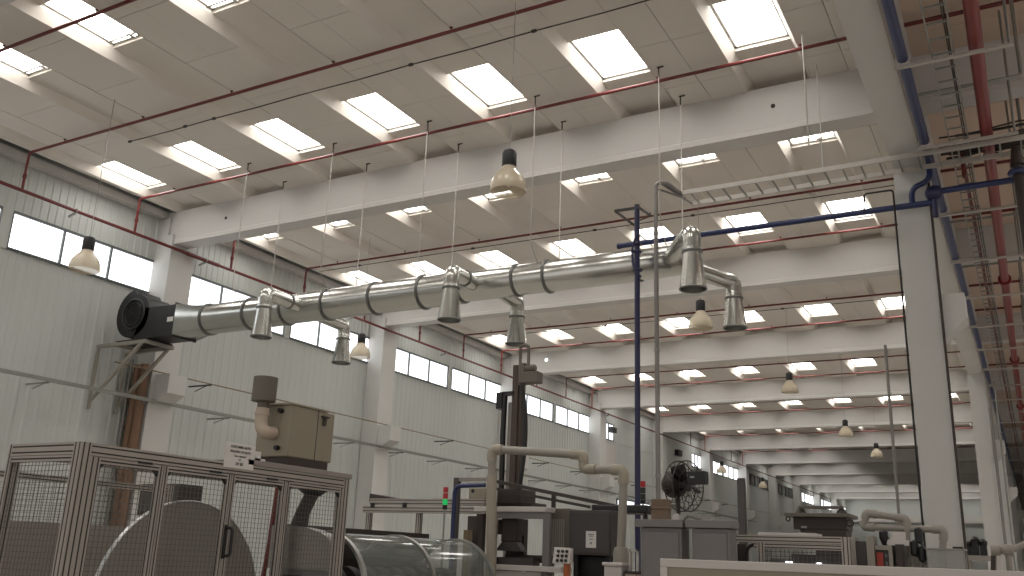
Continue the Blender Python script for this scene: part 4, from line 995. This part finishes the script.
# press behind
YR = 14.
A = lambda px, py: ay(px, py, YR)
pr = thing('dark_press', 'dark press with wide top plate behind the aluminium mesh guard', 'machine', (A(820, 530).x, YR + .3, 0))
a, c = A(786, 514), A(851, 516); b = MB(); b.box(a.x, c.x, YR - .1, YR + .6, (a.z + c.z) / 2 - .03, (a.z + c.z) / 2 + .02); build('top_plate', b, 'taupe', pr, bevel=.005); zp = (a.z + c.z) / 2 - .03
a, c = A(793, 517), A(847, 530); b = MB(); b.box(a.x, c.x, YR, YR + .5, c.z, zp); d = A(815, 536); b.box(d.x, c.x - .02, YR, YR + .5, 0, c.z); q = A(800, 530); b.box(q.x, d.x, YR, YR + .5, c.z - .04, c.z); build('press_body', b, 'brown', pr, bevel=.01)
for px in (797.5, 839):
    q = A(px, 508); b = MB(); b.lathe([(.09, zp + .05), (.07, zp + .09), (.045, zp + .12), (.045, q.z)], (q.x, YR + .2, 0), n=16, cap=True); build('tie_rod', b, 'brown', pr)
a, c = A(796, 505), A(841, 508); b = MB(); b.box(a.x, c.x, YR + .14, YR + .26, c.z, a.z); build('crossbar', b, 'taupe', pr, bevel=.005)
b = MB(); q = A(850, 523); b.ring(q, (0, 1, 0), .045, .012, 18, 6); q = A(788, 519); b.ring(q, (0, 1, 0), .03, .01, 14, 6); build('lifting_eye', b, 'brown', pr)
b = MB(); q = A(804, 527); b.box(q.x - .04, q.x + .04, YR - .01, YR, q.z - .015, q.z + .015); build('rating_plate', b, 'zinc', pr)
# machines right of the guard
YW = 11.6
W_ = lambda px, py: ay(px, py, YW)
a, b_, c, d = W_(850, 537), W_(855, 541), W_(866, 541), W_(873, 536)
mc = thing('upright_machine_cabinet', 'narrow cabinet with dark door between pale uprights right of the mesh guard', 'cabinet', (b_.x, YW, 0))
for x0, x1, z in ((a.x, b_.x, a.z), (c.x, d.x, d.z)): b = MB(); b.box(x0, x1, YW, YW + .3, 0, z); build('upright', b, 'pvc', mc, bevel=.005)
b = MB(); b.box(b_.x, c.x, YW + .03, YW + .3, 0, b_.z); build('door', b, 'darkgrey', mc)
a, c = W_(874, 545), W_(893, 568)
rm = thing('red_panel_machine', 'pale machine with a bright red panel strip left of the nearest column', 'machine', ((a.x + c.x) / 2, YW, 0))
b = MB(); b.box(a.x, c.x, YW + .1, YW + .5, 0, a.z - .05); build('body', b, 'darkgrey', rm)
b = MB(); b.box(a.x, c.x, YW + .04, YW + .5, a.z - .05, a.z); b.box(c.x - .04, c.x, YW + .04, YW + .1, 0, a.z - .05); build('frame', b, 'pvc', rm)
b = MB(); b.box(a.x + .01, a.x + .08, YW + .07, YW + .1, 1.0, a.z - .08); build('red_panel', b, 'redp', rm)
b = MB(); b.box(a.x + .1, c.x - .06, YW + .08, YW + .1, a.z - .24, a.z - .18); b.box(a.x + .1, c.x - .06, YW + .08, YW + .1, a.z - .13, a.z - .1); build('display', b, 'cab', rm)
a2, c2 = W_(894, 544), W_(905, 568)
b = MB(); b.box(a2.x, c2.x, YW + .06, YW + .3, 0, a2.z); b.box(a2.x + .02, c2.x - .02, YW + .05, YW + .06, .3, a2.z - .03); solo('dark_side_cabinet', b, 'brown', 'dark narrow cabinet right of the red panel machine', 'cabinet', (a2.x, YW + .2, 0), bevel=.006)
q0, q1 = W_(890, 531), W_(903, 540); b = MB(); b.prism([(q0.x, q0.z), (q1.x, q0.z + .0), (q1.x + .0, q1.z), (q0.x - .02, q1.z)], 'xz', YW + .2, YW + .28); b.box(q0.x - .05, q1.x + .05, YW + .1, YW + .4, W_(890, 545).z, q1.z); solo('hopper', b, 'white', 'small white hopper on top of the dark narrow cabinet', 'hopper', (q0.x, YW + .2, W_(890, 545).z))
q = W_(881, 534); b = MB(); b.lathe([(.02, -.12), (.05, -.04), (.05, .03), (.03, .05)], q + Vector((0, .2, 0)), n=14, cap=True); b.tube([q + Vector((0, .2, -.1)), (q.x + .02, YW + .2, W_(881, 545).z)], .02, 8); solo('black_motor', b, 'rubber', 'small black motor standing on the red panel machine', 'motor', (q.x, YW + .2, W_(881, 545).z))
a, c = W_(905, 552), W_(926, 568); b = MB(); b.box(a.x, a.x + .1, YW + .6, YW + .8, 0, a.z + .12); b.box(a.x + .1, c.x - .02, YW + .65, YW + .9, 0, a.z - .02); b.box(a.x + .11, a.x + .18, YW + .63, YW + .66, 1.6, 1.68); solo('pump_stand', b, 'pvc', 'grey pump stand under the plastic pipe loop', 'stand', (a.x, YW + .4, 0), bevel=.01)
for i, (px, py) in enumerate(((917, 534), (913, 547), (921, 553))):
    q = W_(px, py); b = MB(); b.lathe([(.02, -.1), (.045, -.08), (.045, .06), (.02, .08)], (q.x, YW + .15, q.z), n=14, cap=True); b.tube([(q.x, YW + .15, q.z - .08), (q.x, YW + .45, q.z - .1)], .02, 8); solo('black_valve', b, 'rubber', 'black valve beside the hanging black cable, %s' % ['highest one', 'middle one', 'lowest one'][i], 'valve', (q.x, YW + .15, q.z - .1))
YX = 11.4
a, c = ay(926, 549, YX), ay(966, 569, YX)
tk = thing('clear_tank', 'see-through grey tank standing before the nearest column', 'tank', ((a.x + c.x) / 2, YX + .2, 0))
b = MB(); 
for bx in ((a.x, c.x, YX, YX + .01), (a.x, a.x + .01, YX, YX + .4), (c.x - .01, c.x, YX, YX + .4), (a.x, c.x, YX + .39, YX + .4)): b.box(*bx, 1.0, a.z)
build('clear_wall', b, 'tank', tk, smooth=False)
b = MB(); b.box(a.x - .01, c.x + .01, YX - .01, YX + .41, a.z - .0, a.z + .012); b.box(a.x, c.x, YX, YX + .4, 0, 1.0); build('rim_and_base', b, 'pvc', tk)
b = MB(); q = ay(957, 549, YX); b.box(q.x - .05, q.x + .05, YX + .1, YX + .3, a.z + .012, a.z + .035); build('cap', b, 'rubber', tk)
# shelf and clutter behind the columns
YS = 22.
a, c = ay(965, 556, YS), ay(994, 560, YS); zs = (a.z + c.z) / 2
b = MB(); b.box(a.x, c.x + .1, YS, YS + .6, zs - .05, zs + .05); b.box(a.x + .05, a.x + .12, YS + .1, YS + .2, 0, zs); b.box(c.x - .0, c.x + .08, YS + .1, YS + .2, 0, zs); solo('grey_shelf', b, 'pvc', 'grey shelf between the two white columns at the right', 'shelf', (a.x, YS, 0))
for i, px in enumerate((969, 976, 984)):
    q = ay(px, 553, YS + .2); h = (.22, .3, .26)[i]; b = MB(); b.box(q.x - .065, q.x + .065, YS + .1, YS + .4, zs + .05, zs + .05 + h * .8); b.lathe([(.08, 0), (.09, h * .3), (.04, h * .5)], (q.x, YS + .25, zs + .05 + h * .8), n=12, cap=True); solo('dark_part', b, 'rubber', 'dark machine part on the grey shelf, %s' % ['left one', 'tall middle one', 'right one'][i], 'machine part', (q.x, YS + .25, zs + .05))
YV = 15.
a, c = ay(991, 551, YV), ay(1013, 550, YV)
b = MB(); b.tube([a, c], .05, 12); b.lathe([(.08, 0), (.08, .12)], a, (1, 0, 0), 14, cap=True); b.lathe([(.08, -.12), (.08, 0)], c, (1, 0, 0), 14, cap=True); b.tube([c, ay(1030, 541, YV)], .04, 10); b.tube([(c.x - .06, YV, c.z), (c.x - .06, YV, 0)], .04, 10)
solo('flanged_pipe', b, 'pvc', 'short pale flanged pipe low at the right before the second column', 'pipe', (a.x, YV, 0))
for i, px in enumerate((988, 994)):
    q0, q1 = ay(px, 569, YV), ay(px + 6, 556, YV); b = MB(); b.bar((q0.x - .12, YV - .2, 0), q1 + Vector((0, -.2, 0)), .06); solo('slanted_brace', b, 'brown' if i == 0 else 'white', ['dark slanted brace at the foot of the second column', 'pale slanted brace at the foot of the second column'][i], 'brace', (q0.x - .12, YV, 0))
q0 = ay(740, 478, 34.); b = MB(); b.box(q0.x - .12, q0.x + .12, 34, 34.3, 0, q0.z); b.box(q0.x - .3, q0.x + .3, 33.9, 34.4, 0, .2); solo('dark_far_post', b, 'darkgrey', 'dark upright post far back beside the bright far windows', 'post', (q0.x, 34.1, 0))
# ------------------------------------------------------------------ light of the hall
w = bpy.data.worlds.new('World'); SC.world = w; w.use_nodes = True
bg = w.node_tree.nodes['Background']; bg.inputs[0].default_value = (1, .95, .90, 1); bg.inputs[1].default_value = .85
SC.view_settings.view_transform = 'Standard'; SC.view_settings.look = 'None'
SC.view_settings.gamma = 1; SC.view_settings.exposure = 0; SC.view_settings.use_curve_mapping = False
